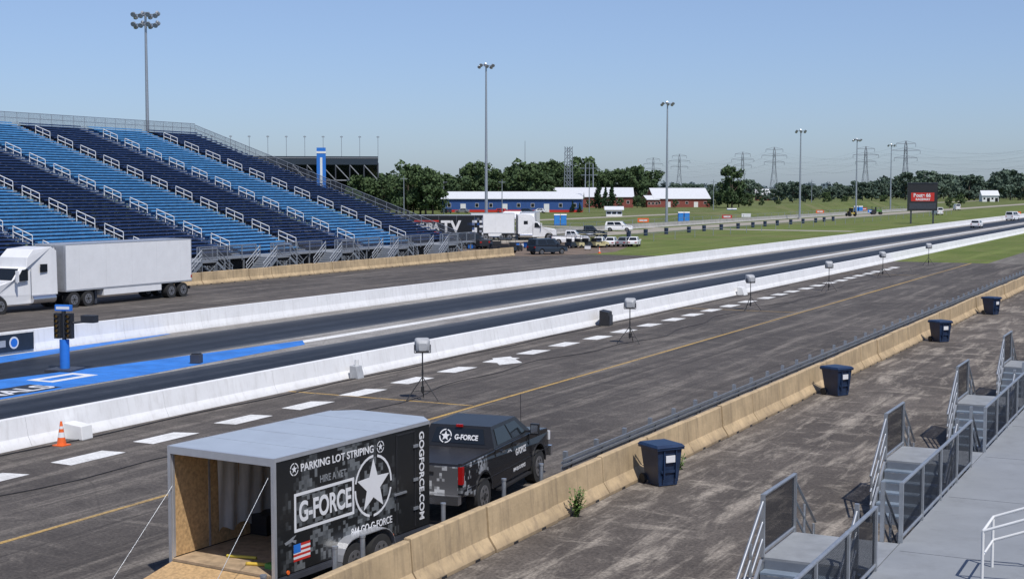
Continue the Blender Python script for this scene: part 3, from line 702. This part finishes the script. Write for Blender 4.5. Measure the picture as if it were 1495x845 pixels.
def barrel(loc):
    m=MB(); m.c((0,0,0),(0,0,1.0),.33,navy,r1=.36,n=14); m.c((0,0,.98),(0,0,1.05),.38,navy,n=14); m.c((0,0,.35),(0,0,.4),.37,steel_d,n=14); m.c((0,0,.7),(0,0,.74),.38,steel_d,n=14); m.build('trash_barrel',loc)
for i in range(18): barrel((-84.5+random.uniform(-.5,.5),178+i*9.5,0))
def bin_(loc,rz):
    m=MB(); 
    def ring(w,d,z,yo=0): return [(-w,-d+yo,z),(w,-d+yo,z),(w,d+yo,z),(-w,d+yo,z)]
    a=ring(.30,.30,.10); b_=ring(.37,.40,.98,.03)
    F=[(3,2,1,0),(0,1,5,4),(1,2,6,5),(2,3,7,6),(3,0,4,7)]
    m.add(a+b_,F,navy)
    m.add(ring(.41,.45,.94,.03)+ring(.41,.45,1.0,.03),F+[(4,5,6,7)],navy)
    m.add(ring(.425,.47,1.003,.03)+ring(.38,.40,1.07,.05),F+[(4,5,6,7)],navy)
    m.c((-.3,.55,1.02),(.3,.55,1.02),.02,black); m.b(-.32,-.28,.4,.56,.98,1.03,navy); m.b(.28,.32,.4,.56,.98,1.03,navy)
    for sx in (-1,1): m.c((sx*.30,.34,.13),(sx*.38,.34,.13),.13,rubber,n=14)
    m.c((-.3,.34,.13),(.3,.34,.13),.015,steel_d)
    m.b(-.25,.25,-.36,-.345,.35,.42,navy); m.b(-.14,.14,-.405,-.385,.62,.8,decal)
    m.b(-.28,.28,-.30,.2,.02,.10,navy)
    for sx in (-.18,.18): m.b(sx-.02,sx+.02,-.40,-.33,.2,.95,navy)
    return m.build('wheeled_trash_bin',loc,rz,bevel=.015)
bin_((-12.65,33.4,0),R(55)); bin_((-12.5,51.0,0),R(62)); bin_((-12.4,71.4,0),R(50)); bin_((-12.4,88.5,0),R(65)); bin_((-12.4,120,0),R(40))
lampg=mk('grey_housing',(.36,.37,.38),.5,.0,.12,4)
def tripod(loc,rz,tilt=0):
    m=MB(); m.c((0,0,.25),(0,0,1.75),.024,black); m.c((0,0,.9),(0,0,1.1),.034,black)
    for k in range(3):
        a=k*2.094+.4; m.c((0,0,.85),(.66*math.cos(a),.66*math.sin(a),.02),.018,black,n=6); m.c((0,0,.35),(.38*math.cos(a),.38*math.sin(a),.35),.012,black,n=5)
    m.c((0,0,.3),(0,0,.5),.06,black)
    def rr(w_,h_,y,zc,c=.35):
        P=[]
        for cx,cz,a0 in ((1,1,0),(-1,1,90),(-1,-1,180),(1,-1,270)):
            for k in range(4):
                a=R(a0+30*k); P.append((cx*w_*(1-c)+w_*c*math.cos(a),y,zc+cz*h_*(1-c)+h_*c*math.sin(a)))
        return P
    secs=[(.25,.23,-.24,1.99),(.27,.25,-.18,1.985),(.27,.25,-.02,1.97),(.23,.21,.12,1.95),(.14,.13,.22,1.93)]
    S=[rr(a,b_,y,z) for a,b_,y,z in secs]; n=16
    for A,B in zip(S,S[1:]): m.add(A+B,[(i,(i+1)%n,n+(i+1)%n,n+i) for i in range(n)],lampg,True)
    m.add(S[0],[tuple(range(n))],black); m.add(S[-1],[tuple(range(n-1,-1,-1))],lampg)
    m.add(rr(.19,.17,-.245,1.99),[tuple(range(n))],steel_d)
    for sx in (-1,1): m.b(sx*.29-.012,sx*.29+.012,-.05,.05,1.72,2.0,steel_d)
    m.b(-.29,.29,-.04,.04,1.70,1.73,steel_d)
    return m.build('tripod_loudspeaker',loc,rz)
for i,(x,y) in enumerate(((-25.4,43),(-25.8,63.6),(-26.3,84.8),(-26.1,103.5),(-26.1,121.9),(-26.1,142.8))): tripod((x,y,0),R((215,195,230,205,240,200)[i]))
m=MB()
def cable(m,pts,r=.012):
    prevp=None
    for (x,y) in pts:
        q=Vector((x,y,.02))
        if prevp: m.c(prevp,q,r,black,n=4,caps=False)
        prevp=q
pts=[]; yy=24
while yy<145: pts.append((-26.2+.5*math.sin(yy*.21)+.25*math.sin(yy*.77),yy)); yy+=1.5
cable(m,pts); cable(m,[(-30.6+.1*math.sin(k),20+k*1.5) for k in range(60)],.02); m.build('ground_cable')
def spk(loc,rz,s=.9,mt=black):
    m=MB(); m.prism([(-.3*s,0),(.3*s,0),(.22*s,.8*s),(-.3*s,.9*s)],.5*s,mt); m.b(-.42*s,.42*s,.28*s,.30*s,.1,.6*s,steel_d); return m.build('floor_loudspeaker',loc,rz,bevel=.02)
spk((-30.5,71.7,0),R(-80),.95)
m=MB(); m.prism([(-.2,0),(.22,0),(.1,.5),(-.2,.52)],.22,lampg); m.c((0,0,.5),(0,0,.75),.09,white); m.build('electrical_box',(-30.75,46.9,0),R(-90),bevel=.02)
m=MB(); m.prism([(-.25,0),(.3,0),(.1,.55),(-.25,.6)],.4,white); m.build('electrical_box',(-30.7,97,0),R(-90),bevel=.02)
m=MB(); m.b(-.22,.22,-.22,.22,.02,.40,steel_d); m.b(-.18,.18,-.18,.18,.40,.45,black); m.build('timing_box',(-39.6,47.8,0),R(20),bevel=.02)
def cone(loc):
    m=MB(); m.b(-.19,.19,-.19,.19,0,.035,orange)
    zs=[(.035,.14),(.25,.105),(.40,.08),(.5,.065),(.58,.052),(.72,.028)]
    for i,(a,b_) in enumerate(zip(zs,zs[1:])): m.c((0,0,a[0]),(0,0,b_[0]),a[1],decal if i in(1,3) else orange,r1=b_[1],n=16)
    m.build('traffic_cone',loc)
cone((-30.35,30.5,0)); cone((-49.9,188,0)); cone((-66,153,0))
m=MB(); m.prism([(-.35,0),(.35,0),(.3,.42),(-.35,.5)],.25,white); m.build('concrete_block',(-30.75,31.6,0),R(-85),bevel=.02)
m=MB(); m.b(-.6,.6,-.6,.6,.015,.1,steel_d); m.c((0,0,.1),(0,0,1.3),.2,blueP,n=16); m.c((0,0,1.3),(0,0,2.5),.09,black)
amber=mk('amber_lens',(.45,.2,.02),.2)
for sx in (-1,1):
    m.b(sx*.26-.14,sx*.26+.14,-.12,.12,1.35,2.40,black)
    for i in range(5):
        for sy in (-1,1): m.c((sx*.26,sy*.12,1.48+i*.2),(sx*.26,sy*.22,1.48+i*.2),.085,black,n=12,caps=False); m.c((sx*.26,sy*.12,1.48+i*.2),(sx*.26,sy*.14,1.48+i*.2),.07,amber,n=12)
m.b(-.36,.36,-.08,.08,2.5,2.75,blueP); m.b(-.3,.3,-.09,-.081,2.56,2.68,decal)
m.c((.4,.0,2.0),(1.1,.3,2.1),.05,black); m.b(.7,1.3,.1,.5,2.0,2.3,black)
m.build('drag_race_starting_lights',(-42.9,43.4,0),R(15),bevel=.01)
m=MB(); m.b(0,.02,-1.6,1.6,.15,.95,greyblue); m.c((.02,.4,.55),(.03,.4,.55),.28,decal,n=20); m.c((.03,.4,.55),(.035,.4,.55),.2,blueP,n=20); m.b(.02,.03,-1.2,-.1,.4,.7,lampg)
m.build('wall_banner_sign',(-49.17,46.2,0))
m=MB(); 
for sx in (-2.4,2.4): m.b(sx-.15,sx+.15,-.2,.2,0,4,steel_d)
m.b(-3.2,3.2,-.4,.4,2.9,8.9,black); m.b(-2.5,2.5,-.42,-.401,5.0,6.9,red); m.b(-3.3,3.3,-.5,.5,8.9,9.1,steel_d)
m.b(-2.85,2.85,-.42,-.401,3.3,4.6,steel_d)
sb=m.build('scoreboard',pos(312,91),R(20))
text('Route 66',1.1,(-2.0,-.43,5.95),(R(90),0,0),decal,sb,bold=.04,sx=.9); text('RACEWAY',.65,(-1.5,-.43,5.2),(R(90),0,0),decal,sb,bold=.03)
car('parked_car',(-44.2,290,0),R(0),vwhite,4.8,1.9,1.5,'suv')
def signb(loc,rz,mt,w_=1.2,h_=.9):
    m=MB(); m.b(-w_,-w_+.08,-.04,.04,0,h_+.6,galv); m.b(w_-.08,w_,-.04,.04,0,h_+.6,galv); m.b(-w_,w_,-.06,-.041,.6,.6+h_,mt); m.b(-w_*.7,w_*.7,-.07,-.061,.6+h_*.3,.6+h_*.7,decal); m.build('trackside_sign',loc,rz)
for D,L,mt in ((340,52,red),(420,92,orange),(430,110,blueP),(360,60,vwhite),(300,28,orange),(480,120,red),(500,150,vwhite),(390,140,orange)): signb(pos(D,L),R(27),mt)
# ---------------------------------------------------------------- light poles
def pole(loc,h,rz,n=6,two=True):
    m=MB(); m.c((0,0,0),(0,0,h),.30,galv,r1=.14,n=10); m.c((0,0,0),(0,0,.5),.5,conc)
    k=1.1 if not two else 1.4
    for z in ((h-.3,h-1.5) if two else (h-.3,)):
        m.beam((-k,0,z),(k,0,z),.12,.12,galv)
        for i in range(n//2+1):
            x=-k+2*k*i/(n//2)
            for sy in (-1,1):
                zz=z+(.25 if sy>0 else -.1)*(1 if i%2 else -.6)
                m.c((x,sy*.15,zz+.1),(x,sy*.6,zz-.15),.16,galv,r1=.34,n=10); m.c((x,sy*.59,zz-.14),(x,sy*.62,zz-.16),.32,lampg,n=10)
    m.build('floodlight_pole',loc,rz)
pole((-122,138.5,0),29.8,R(25),6)
for D,u,top in ((250,710,95),(300,973,150),(362,1167,190),(440,1249,203),(520,1299,211)):
    pole(pos(D,(u-747.5)/2050*D),7.5+(277-top)/2050*D,R(27+random.uniform(-20,20)),4,False)
pyl=mk('pylon_steel',(.24,.27,.30),.6,.2,.05)
def pylon(loc,h,rz):
    m=MB(); levels=[(0,.095),(.2,.07),(.4,.048),(.58,.03),(.75,.024),(.9,.02),(1,.006)]
    for (a,wa),(b_,wb) in zip(levels,levels[1:]):
        A=[(sx*wa*h,sy*wa*h,a*h) for sx,sy in ((-1,-1),(1,-1),(1,1),(-1,1))]; B=[(sx*wb*h,sy*wb*h,b_*h) for sx,sy in ((-1,-1),(1,-1),(1,1),(-1,1))]
        for i in range(4):
            m.beam(A[i],B[i],.36,.36,pyl); m.beam(A[i],B[(i+1)%4],.18,.18,pyl); m.beam(A[(i+1)%4],B[i],.18,.18,pyl); m.beam(B[i],B[(i+1)%4],.18,.18,pyl)
    for z,wd in ((.70,.20),(.83,.25),(.95,.17)):
        for sx in (-1,1):
            m.beam((0,0,z*h),(sx*wd*h,0,z*h+.3),.45,.45,pyl); m.beam((0,0,z*h+.05*h),(sx*wd*h,0,z*h+.4),.25,.25,pyl); m.c((sx*wd*h,0,z*h),(sx*wd*h,0,z*h-2.6),.2,pyl,n=5)
    m.build('transmission_tower',loc,rz)
def pl(u,top,D,rz=R(27)):
    h=7.5+(277-top)/2050*D; p=pos(D,(u-747.5)/2050*D); pylon(p,h,rz); return Vector(p),h
A1=pl(953,230,1700);B1=pl(1083,222,1500);C1=pl(1262,214,1350);A2=pl(991,225,1600);B2=pl(1129,215,1400);C2=pl(1320,206,1220); D2=pl(1610,190,1050); D1=pl(1560,200,1150)
m=MB(); rv=Vector((math.cos(R(27)),math.sin(R(27)),0))
for S in ((A1,B1,C1,D1),(A2,B2,C2,D2)):
    for (p,h1),(q,h2) in zip(S,S[1:]):
        for z,wd in ((.70,.20),(.83,.25),(.95,.17)):
            for sx in (-1,1):
                a=p+rv*sx*wd*h1+Vector((0,0,z*h1-2.6)); b_=q+rv*sx*wd*h2+Vector((0,0,z*h2-2.6)); prevp=a
                for k in range(1,11):
                    f=k/10; c=a.lerp(b_,f)-Vector((0,0,9*4*f*(1-f))); m.c(prevp,c,.04,pyl,n=3,caps=False); prevp=c
m.build('power_lines')
m=MB()
for sx in (-1,1):
    for sy in (-1,1): m.beam((sx*1.6,sy*1.6,0),(sx*1.2,sy*1.2,27),.25,.25,pyl)
for k in range(9):
    for sy in (-1,1): m.beam((-1.5,sy*1.4,k*3),(1.5,sy*1.4,k*3+3),.2,.2,pyl); m.beam((1.5,sy*1.4,k*3),(-1.5,sy*1.4,k*3+3),.2,.2,pyl)
m.build('lattice_tower',pos(640,25.7))
m=MB(); m.c((0,0,0),(0,0,30),.25,pyl,r1=.1); m.build('radio_mast',pos(650,6))
m=MB()
for sx in (-2,2): m.c((sx,0,0),(sx*.9,0,19),.25,pyl)
for z in (17,14): m.beam((-4,0,z),(4,0,z),.25,.25,pyl)
m.build('wooden_utility_pole',pos(620,34))
for (D,u,top) in ((420,590,257),(430,648,262),(440,733,262),(470,860,235),(520,1041,262),(560,1184,262)):
    m=MB(); h=7.5+(277-top)/2050*D; m.c((0,0,0),(0,0,h),.16,pyl,r1=.1); m.beam((-1.1,0,h-.8),(1.1,0,h-.8),.15,.15,pyl); m.build('utility_pole',pos(D,(u-747.5)/2050*D),R(27))
# ---------------------------------------------------------------- buildings
roofw=mk('white_metal_roof',(.62,.63,.64),.45,.0,.06,.5,stretch=(6,1,1))
brick=mk('red_brown_siding',(.22,.06,.045),.8,0,.15,1)
bsid=mk('blue_siding',(.025,.075,.24),.6,0,.12,1)
def shed(name,loc,rz,Lx,W,hw,hr,wallm,roofm,trim,nwin=10,band=None,door=2):
    root=empty(name,loc,rz); m=MB(); m.b(-Lx/2,Lx/2,-W/2,W/2,0,hw,wallm)
    if band: m.b(-Lx/2-.02,Lx/2+.02,-W/2-.02,W/2+.02,0,hw*.18,band)
    m.add([(sx*Lx/2,sy,z) for sx in (-1,1) for sy,z in ((-W/2,hw),(0,hr),(W/2,hw))],[(0,1,2),(5,4,3)],wallm); m.build('walls',parent=root)
    m=MB(); o=.5
    for sy in (-1,1):
        m.add([(-Lx/2-o,0,hr+.15),(Lx/2+o,0,hr+.15),(Lx/2+o,sy*(W/2+o),hw-.02),(-Lx/2-o,sy*(W/2+o),hw-.02),(-Lx/2-o,0,hr),(Lx/2+o,0,hr),(Lx/2+o,sy*(W/2+o),hw-.2),(-Lx/2-o,sy*(W/2+o),hw-.2)],[(0,1,2,3),(4,5,6,7),(2,3,7,6),(0,3,7,4),(1,2,6,5)],roofm)
    m.build('roof',parent=root)
    m=MB()
    for i in range(nwin):
        x=-Lx/2+Lx*(i+.5)/nwin
        for sy in (-1,1):
            y0,y1=sorted((sy*(W/2+.025),sy*(W/2+.06)))
            if i%max(1,nwin//door)==1: m.b(x-.9,x+.9,y0,y1,0.05,hw*.62,trim)
            else: m.b(x-.6,x+.6,y0,y1,hw*.36,hw*.66,trim); m.b(x-.52,x+.52,y0-(.01 if sy<0 else -.0),y1+(.01 if sy>0 else 0),hw*.38,hw*.64,gl)
    m.build('windows_and_doors',parent=root); return root
shed('blue_concession_building',pos(480,.5),R(22),47,14,4.6,6.8,bsid,roofw,white,10,red,3)
shed('white_roof_building',pos(610,35),R(24),34,26,4.6,8.4,brick,roofw,white,8,None,2)
shed('white_roof_building',pos(622,73),R(30),24,26,3.8,8.2,brick,roofw,white,6,None,2)
shed('red_barn',pos(612,60),R(38),5,9,3.4,5.0,brick,roofw,white,3)
shed('farmhouse',pos(1000,180),R(20),14,10,4,8,brick,roofw,white,4)
shed('farmhouse',pos(900,305),R(20),10,10,4,7,white,roofw,gl,4)
shed('ticket_office',pos(400,29),R(25),4.5,4,2.0,2.7,white,roofw,bsid,3)
for i in range(5): shed('farmhouse',pos(1300+60*i,60+95*i),R(20+15*i),14,9,3.5,6.5,white if i%2 else brick,roofw if i%2 else steel_d,white,4)
root=empty('speedway_grandstand',pos(520,-96),R(214)); m=MB()
W2=92; 
m.add([(-W2/2,-18,4),(W2/2,-18,4),(W2/2,14,18.5),(-W2/2,14,18.5),(-W2/2,-18,3.2),(W2/2,-18,3.2),(W2/2,14,17.3),(-W2/2,14,17.3)],[(0,1,2,3),(7,6,5,4),(0,4,5,1),(1,5,6,2),(2,6,7,3),(3,7,4,0)],greyblue)
for i in range(19):
    x=-W2/2+i*W2/18
    m.b(x-.2,x+.2,13,14,0,17.3,steel_d); m.b(x-.2,x+.2,-3,-2.3,0,9.8,steel_d); m.beam((x,-17,2),(x,13,15),.4,.9,greypan); m.beam((x,13,1),(x,-2,9),.25,.25,greypan); m.beam((x,13.9,9),(x,4,13),.25,.25,greypan)
    if i<18:
        for z in (6,11): m.beam((x,13.5,z),(x+W2/18,13.5,z),.25,.35,greypan)
        m.beam((x,14.05,11),(x+W2/18,14.05,16.5),.2,.3,greypan)
for r in range(16): m.b(-W2/2,W2/2,-17+r*2,-16.9+r*2,4.5+r*.9,4.9+r*.9,riserL)
m.b(-W2/2,W2/2,13.8,14.2,16.6,19.6,greyblue); m.b(-W2/2,W2/2,14.2,14.3,18.9,19.1,greypan)
m.build('stand',parent=root)
m=MB()
for i in range(15):
    x=-W2/2+i*W2/14; m.c((x,13.8,18),(x,13.8,27),.1,galv,n=6); m.beam((x-.5,13.8,26.6),(x+.5,13.8,26.6),.3,.4,galv)
m.build('light_standards',parent=root)
m=MB(); m.b(-27.2,-24,17.8,21,0,22.5,blueP); m.b(-27.3,-23.9,17.7,21.1,20.5,21.2,white); m.b(-26,-25.2,21.01,21.05,8,19,white); m.build('stair_tower',parent=root)
# ---------------------------------------------------------------- trees
def leafmat(name,a,b,hz=0):
    t=NT(name); o=t.obj(); oi=t.n('ShaderNodeObjectInfo')
    c=t.mix(t.rng(t.noise(o,.55,3,.6),.35,.65),a,b)
    c=t.mix(t.math('MULTIPLY',oi.outputs['Random'],.5),c,sc3(b,1.2))
    c=t.mix(t.rng(t.noise(o,3,2,.6),.4,.7,0,.5),c,sc3(a,.5))
    if hz: c=t.mix(hz,c,(.20,.26,.33))  # distance haze painted into the leaf colour as a blue-grey tint
    t.l(c,t.b.inputs['Base Color']); t.b.inputs['Roughness'].default_value=.8; t.b.inputs['Specular IOR Level'].default_value=.15
    return t.m
bark=mk('bark',(.09,.07,.05),.9,0,.2,5)
def tree_mesh(seed,h,r,lm,base=.22,nc=26,nl=90,ls=.42,cone_=False):
    rd=random.Random(seed); m=MB(); m.c((0,0,0),(rd.uniform(-.3,.3),0,h*.55),h*.025,bark,r1=h*.012,n=7)
    cl=[]
    for i in range(nc):
        f=(i+.5)/nc
        if cone_:
            z=h*(.08+.9*f); rr=r*(1-f)*.8; a=rd.uniform(0,6.28); d=rr*rd.uniform(.3,1); cr=r*(.12+.38*(1-f))
        else:
            z=h*(base+(1-base)*rd.uniform(.08,.9)); t=(z/h-base)/(1-base); rr=r*math.sin(math.pi*min(1,max(.12,t*.85+.12)))**.6
            a=rd.uniform(0,6.28); d=rr*math.sqrt(rd.uniform(.05,1))*.9; cr=r*rd.uniform(.17,.34)
        cl.append((Vector((d*math.cos(a),d*math.sin(a),min(z,h-cr*.7))),cr))
    for c,cr in cl[::3]:
        st=Vector((0,0,h*(.2+.3*rd.random()))); m.c(st,c,h*.009,bark,r1=h*.003,n=5)
    for c,cr in cl:
        for k in range(nl):
            d=Vector((rd.gauss(0,1),rd.gauss(0,1),rd.gauss(0,1))).normalized()*cr*rd.uniform(.55,1.15); d.z*=.8
            p=c+d; n=(d.normalized()+Vector((rd.gauss(0,.6),rd.gauss(0,.6),rd.gauss(0,.6)))).normalized()
            u=n.orthogonal().normalized(); v=n.cross(u); s_=ls*rd.uniform(.5,1.2); an=rd.uniform(0,6.28)
            u2=(u*math.cos(an)+v*math.sin(an))*s_; v2=n.cross(u2)*.7
            m.q([p-u2,p-v2,p+u2,p+v2],lm)
    me=bpy.data.meshes.new('tree'); me.from_pydata(m.v,[],m.f)
    for q in m.ms: me.materials.append(q)
    me.polygons.foreach_set('material_index',m.mi); me.update(); return me
lf1=leafmat('foliage',(.030,.058,.016),(.074,.112,.030),.06); lf2=leafmat('foliage_far_hazed',(.042,.074,.028),(.085,.118,.045),.20); lf3=leafmat('foliage_horizon_hazed',(.05,.075,.04),(.08,.11,.06),.5)
lfp=leafmat('needles',(.015,.035,.016),(.03,.055,.025))
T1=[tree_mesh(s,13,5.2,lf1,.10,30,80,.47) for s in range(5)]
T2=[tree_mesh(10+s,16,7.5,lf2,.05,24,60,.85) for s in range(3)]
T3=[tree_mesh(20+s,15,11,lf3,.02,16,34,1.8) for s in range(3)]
TP=[tree_mesh(30+s,11,3,lfp,.05,26,60,.4,True) for s in range(2)]
def inst(me,loc,s,name,parent=None,sz=None):
    o=bpy.data.objects.new(name,me); o.location=loc; o.rotation_euler=(0,0,random.uniform(0,6.28)); o.scale=(s*random.uniform(.9,1.15),s*random.uniform(.9,1.15),s*(sz or random.uniform(.85,1.12))); sc.collection.objects.link(o)
    if parent: o.parent=parent
U=lambda u,D:(u-747.5)/2050*D
u=528
while u<640:
    D=random.uniform(425,465); inst(random.choice(T1),pos(D,U(u,D)),random.uniform(.8,1.15),'deciduous_tree'); u+=random.uniform(6,11)
u=560
while u<800:
    D=random.uniform(510,560); inst(random.choice(T1),pos(D,U(u,D)),random.uniform(.95,1.35),'deciduous_tree'); u+=random.uniform(5,10)
u=770
while u<955:
    D=random.uniform(650,720); inst(random.choice(T1),pos(D,U(u,D)),random.uniform(1.1,1.65),'deciduous_tree'); u+=random.uniform(5,9)
for u_,D,s in ((1068,590,1.28),(1062,600,1.0),(1078,596,.95),(1045,610,.45),(1092,600,.5),(1030,700,.5),(965,700,.6),(1110,640,.3),(1136,620,.25),(1205,700,.5),(1232,690,.35),(1290,640,.4),(1385,560,.35),(1402,700,.5),(860,575,.32),(905,570,.35),(930,580,.4),(938,590,.3),(985,585,.25),(1036,600,.35)): inst(T1[int(u_)%5],pos(D,U(u_,D)),s,'deciduous_tree')
for u_,D,s in ((874,560,.95),(893,560,1.0),(884,575,.8),(836,470,.35),(846,470,.3)): inst(TP[int(u_)%2],pos(D,U(u_,D)),s,'pine_tree')
tl=empty('distant_treeline'); 
u=1160
while u<1560:
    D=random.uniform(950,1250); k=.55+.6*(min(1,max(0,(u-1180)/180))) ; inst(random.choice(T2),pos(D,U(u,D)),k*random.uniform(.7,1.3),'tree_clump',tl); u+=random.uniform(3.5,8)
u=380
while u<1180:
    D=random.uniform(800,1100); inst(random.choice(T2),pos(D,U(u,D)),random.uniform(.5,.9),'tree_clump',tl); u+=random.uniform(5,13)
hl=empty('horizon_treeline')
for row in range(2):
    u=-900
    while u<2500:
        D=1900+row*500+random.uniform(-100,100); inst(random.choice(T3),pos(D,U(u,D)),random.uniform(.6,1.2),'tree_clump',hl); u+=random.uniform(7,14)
def weed(loc,h,n,seed):
    rd=random.Random(seed); m=MB()
    lm=weedm
    for i in range(n):
        a=rd.uniform(0,6.28); d=rd.uniform(0,h*.35); top=Vector((d*math.cos(a),d*math.sin(a),h*rd.uniform(.4,1)))
        m.c((rd.uniform(-.05,.05),rd.uniform(-.05,.05),0),top,.006,lm,n=4,caps=False)
        for k in range(12):
            f=rd.uniform(.2,1.05); p=top*f; q=Vector((rd.gauss(0,1),rd.gauss(0,1),rd.gauss(0,.6))).normalized()*.09; s_=q.cross(Vector((0,0,1)))*.35
            m.q([p,p+q*.5+s_,p+q,p+q*.5-s_],lm)
    m.build('weed_plant',loc)
weedm=mk('weed_green',(.10,.17,.04),.7,0,.3,5)
weed((-13.1,29.1,0),.72,26,1); weed((-12.9,35.4,0),.45,10,2)
def tractor(loc,rz,c):
    m=MB(); m.b(-.35,.35,1.4,3.1,.8,1.45,c); m.b(-.6,.6,0,1.35,.7,1.1,c); m.b(-.65,.65,.0,1.3,2.35,2.45,c)
    for sx in (-1,1):
        m.c((sx*.65,.45,.75),(sx*1.05,.45,.75),.75,rubber,n=18); m.c((sx*.5,2.7,.45),(sx*.8,2.7,.45),.45,rubber,n=14)
        for yy in (.05,1.25): m.c((sx*.6,yy,1.1),(sx*.6,yy,2.35),.05,black)
    m.q([(-.6,1.3,1.1),(.6,1.3,1.1),(.6,1.3,2.3),(-.6,1.3,2.3)],gl); m.c((.2,2.6,1.4),(.2,2.6,2.2),.05,black)
    m.build('farm_tractor',loc,rz,bevel=.02)
gm=mk('tractor_yellow',(.4,.3,.05)); tractor(pos(400,97),R(40),gm); tractor(pos(430,110),R(-60),mk('tractor_green',(.08,.2,.04))); 
m=MB()
for i in range(60): m.c((-105,170+i*6,0),(-105,170+i*6,1.5),.05,galv,n=5)
for z in (1.5,.8): m.c((-105,170,z),(-105,524,z),.03,galv,n=4)
m.build('field_fence')
m=MB()
for i in range(30): m.c((-75,185+i*9,0),(-75,185+i*9,1.2),.05,galv,n=5)
m.c((-75,185,1.2),(-75,446,1.2),.03,galv,n=4)
m.build('trackside_fence')
# ---------------------------------------------------------------- light, sky, camera
ts=Vector((.44,-.30,.85)).normalized()
sun=bpy.data.lights.new('sun','SUN'); sun.energy=4.2; sun.angle=R(.6); sun.color=(1,.965,.92)
so=bpy.data.objects.new('sun',sun); so.rotation_euler=ts.to_track_quat('Z','Y').to_euler(); so.location=(0,0,60); sc.collection.objects.link(so)
wd=bpy.data.worlds.new('World'); sc.world=wd; wd.use_nodes=True; nt=wd.node_tree; bg=nt.nodes['Background']
sk=nt.nodes.new('ShaderNodeTexSky'); sk.sky_type='NISHITA'; sk.sun_disc=False; sk.sun_elevation=math.asin(ts.z); sk.sun_rotation=math.atan2(ts.x,ts.y)
sk.altitude=200; sk.air_density=1.0; sk.dust_density=.6; sk.ozone_density=2.3
tc=nt.nodes.new('ShaderNodeTexCoord'); sp=nt.nodes.new('ShaderNodeSeparateXYZ'); nt.links.new(tc.outputs['Generated'],sp.inputs[0])
cr=nt.nodes.new('ShaderNodeValToRGB'); nt.links.new(sp.outputs['Z'],cr.inputs[0])
e=cr.color_ramp.elements; e[0].position=0.0; e[0].color=(.70,.85,1.24,1); e[1].position=.18; e[1].color=(1.14,1.12,1.28,1)
mx=nt.nodes.new('ShaderNodeMix'); mx.data_type='RGBA'; mx.blend_type='MULTIPLY'; mx.inputs[0].default_value=1
nt.links.new(sk.outputs[0],mx.inputs[6]); nt.links.new(cr.outputs[0],mx.inputs[7]); nt.links.new(mx.outputs[2],bg.inputs[0]); bg.inputs[1].default_value=.092
cam=bpy.data.cameras.new('camera'); co=bpy.data.objects.new('camera',cam); sc.collection.objects.link(co)
co.location=(0,0,7.5); co.rotation_euler=(R(90-4.05),0,R(26.9)); cam.lens=49.36; cam.sensor_width=36; cam.clip_end=20000; cam.clip_start=.1
sc.camera=co
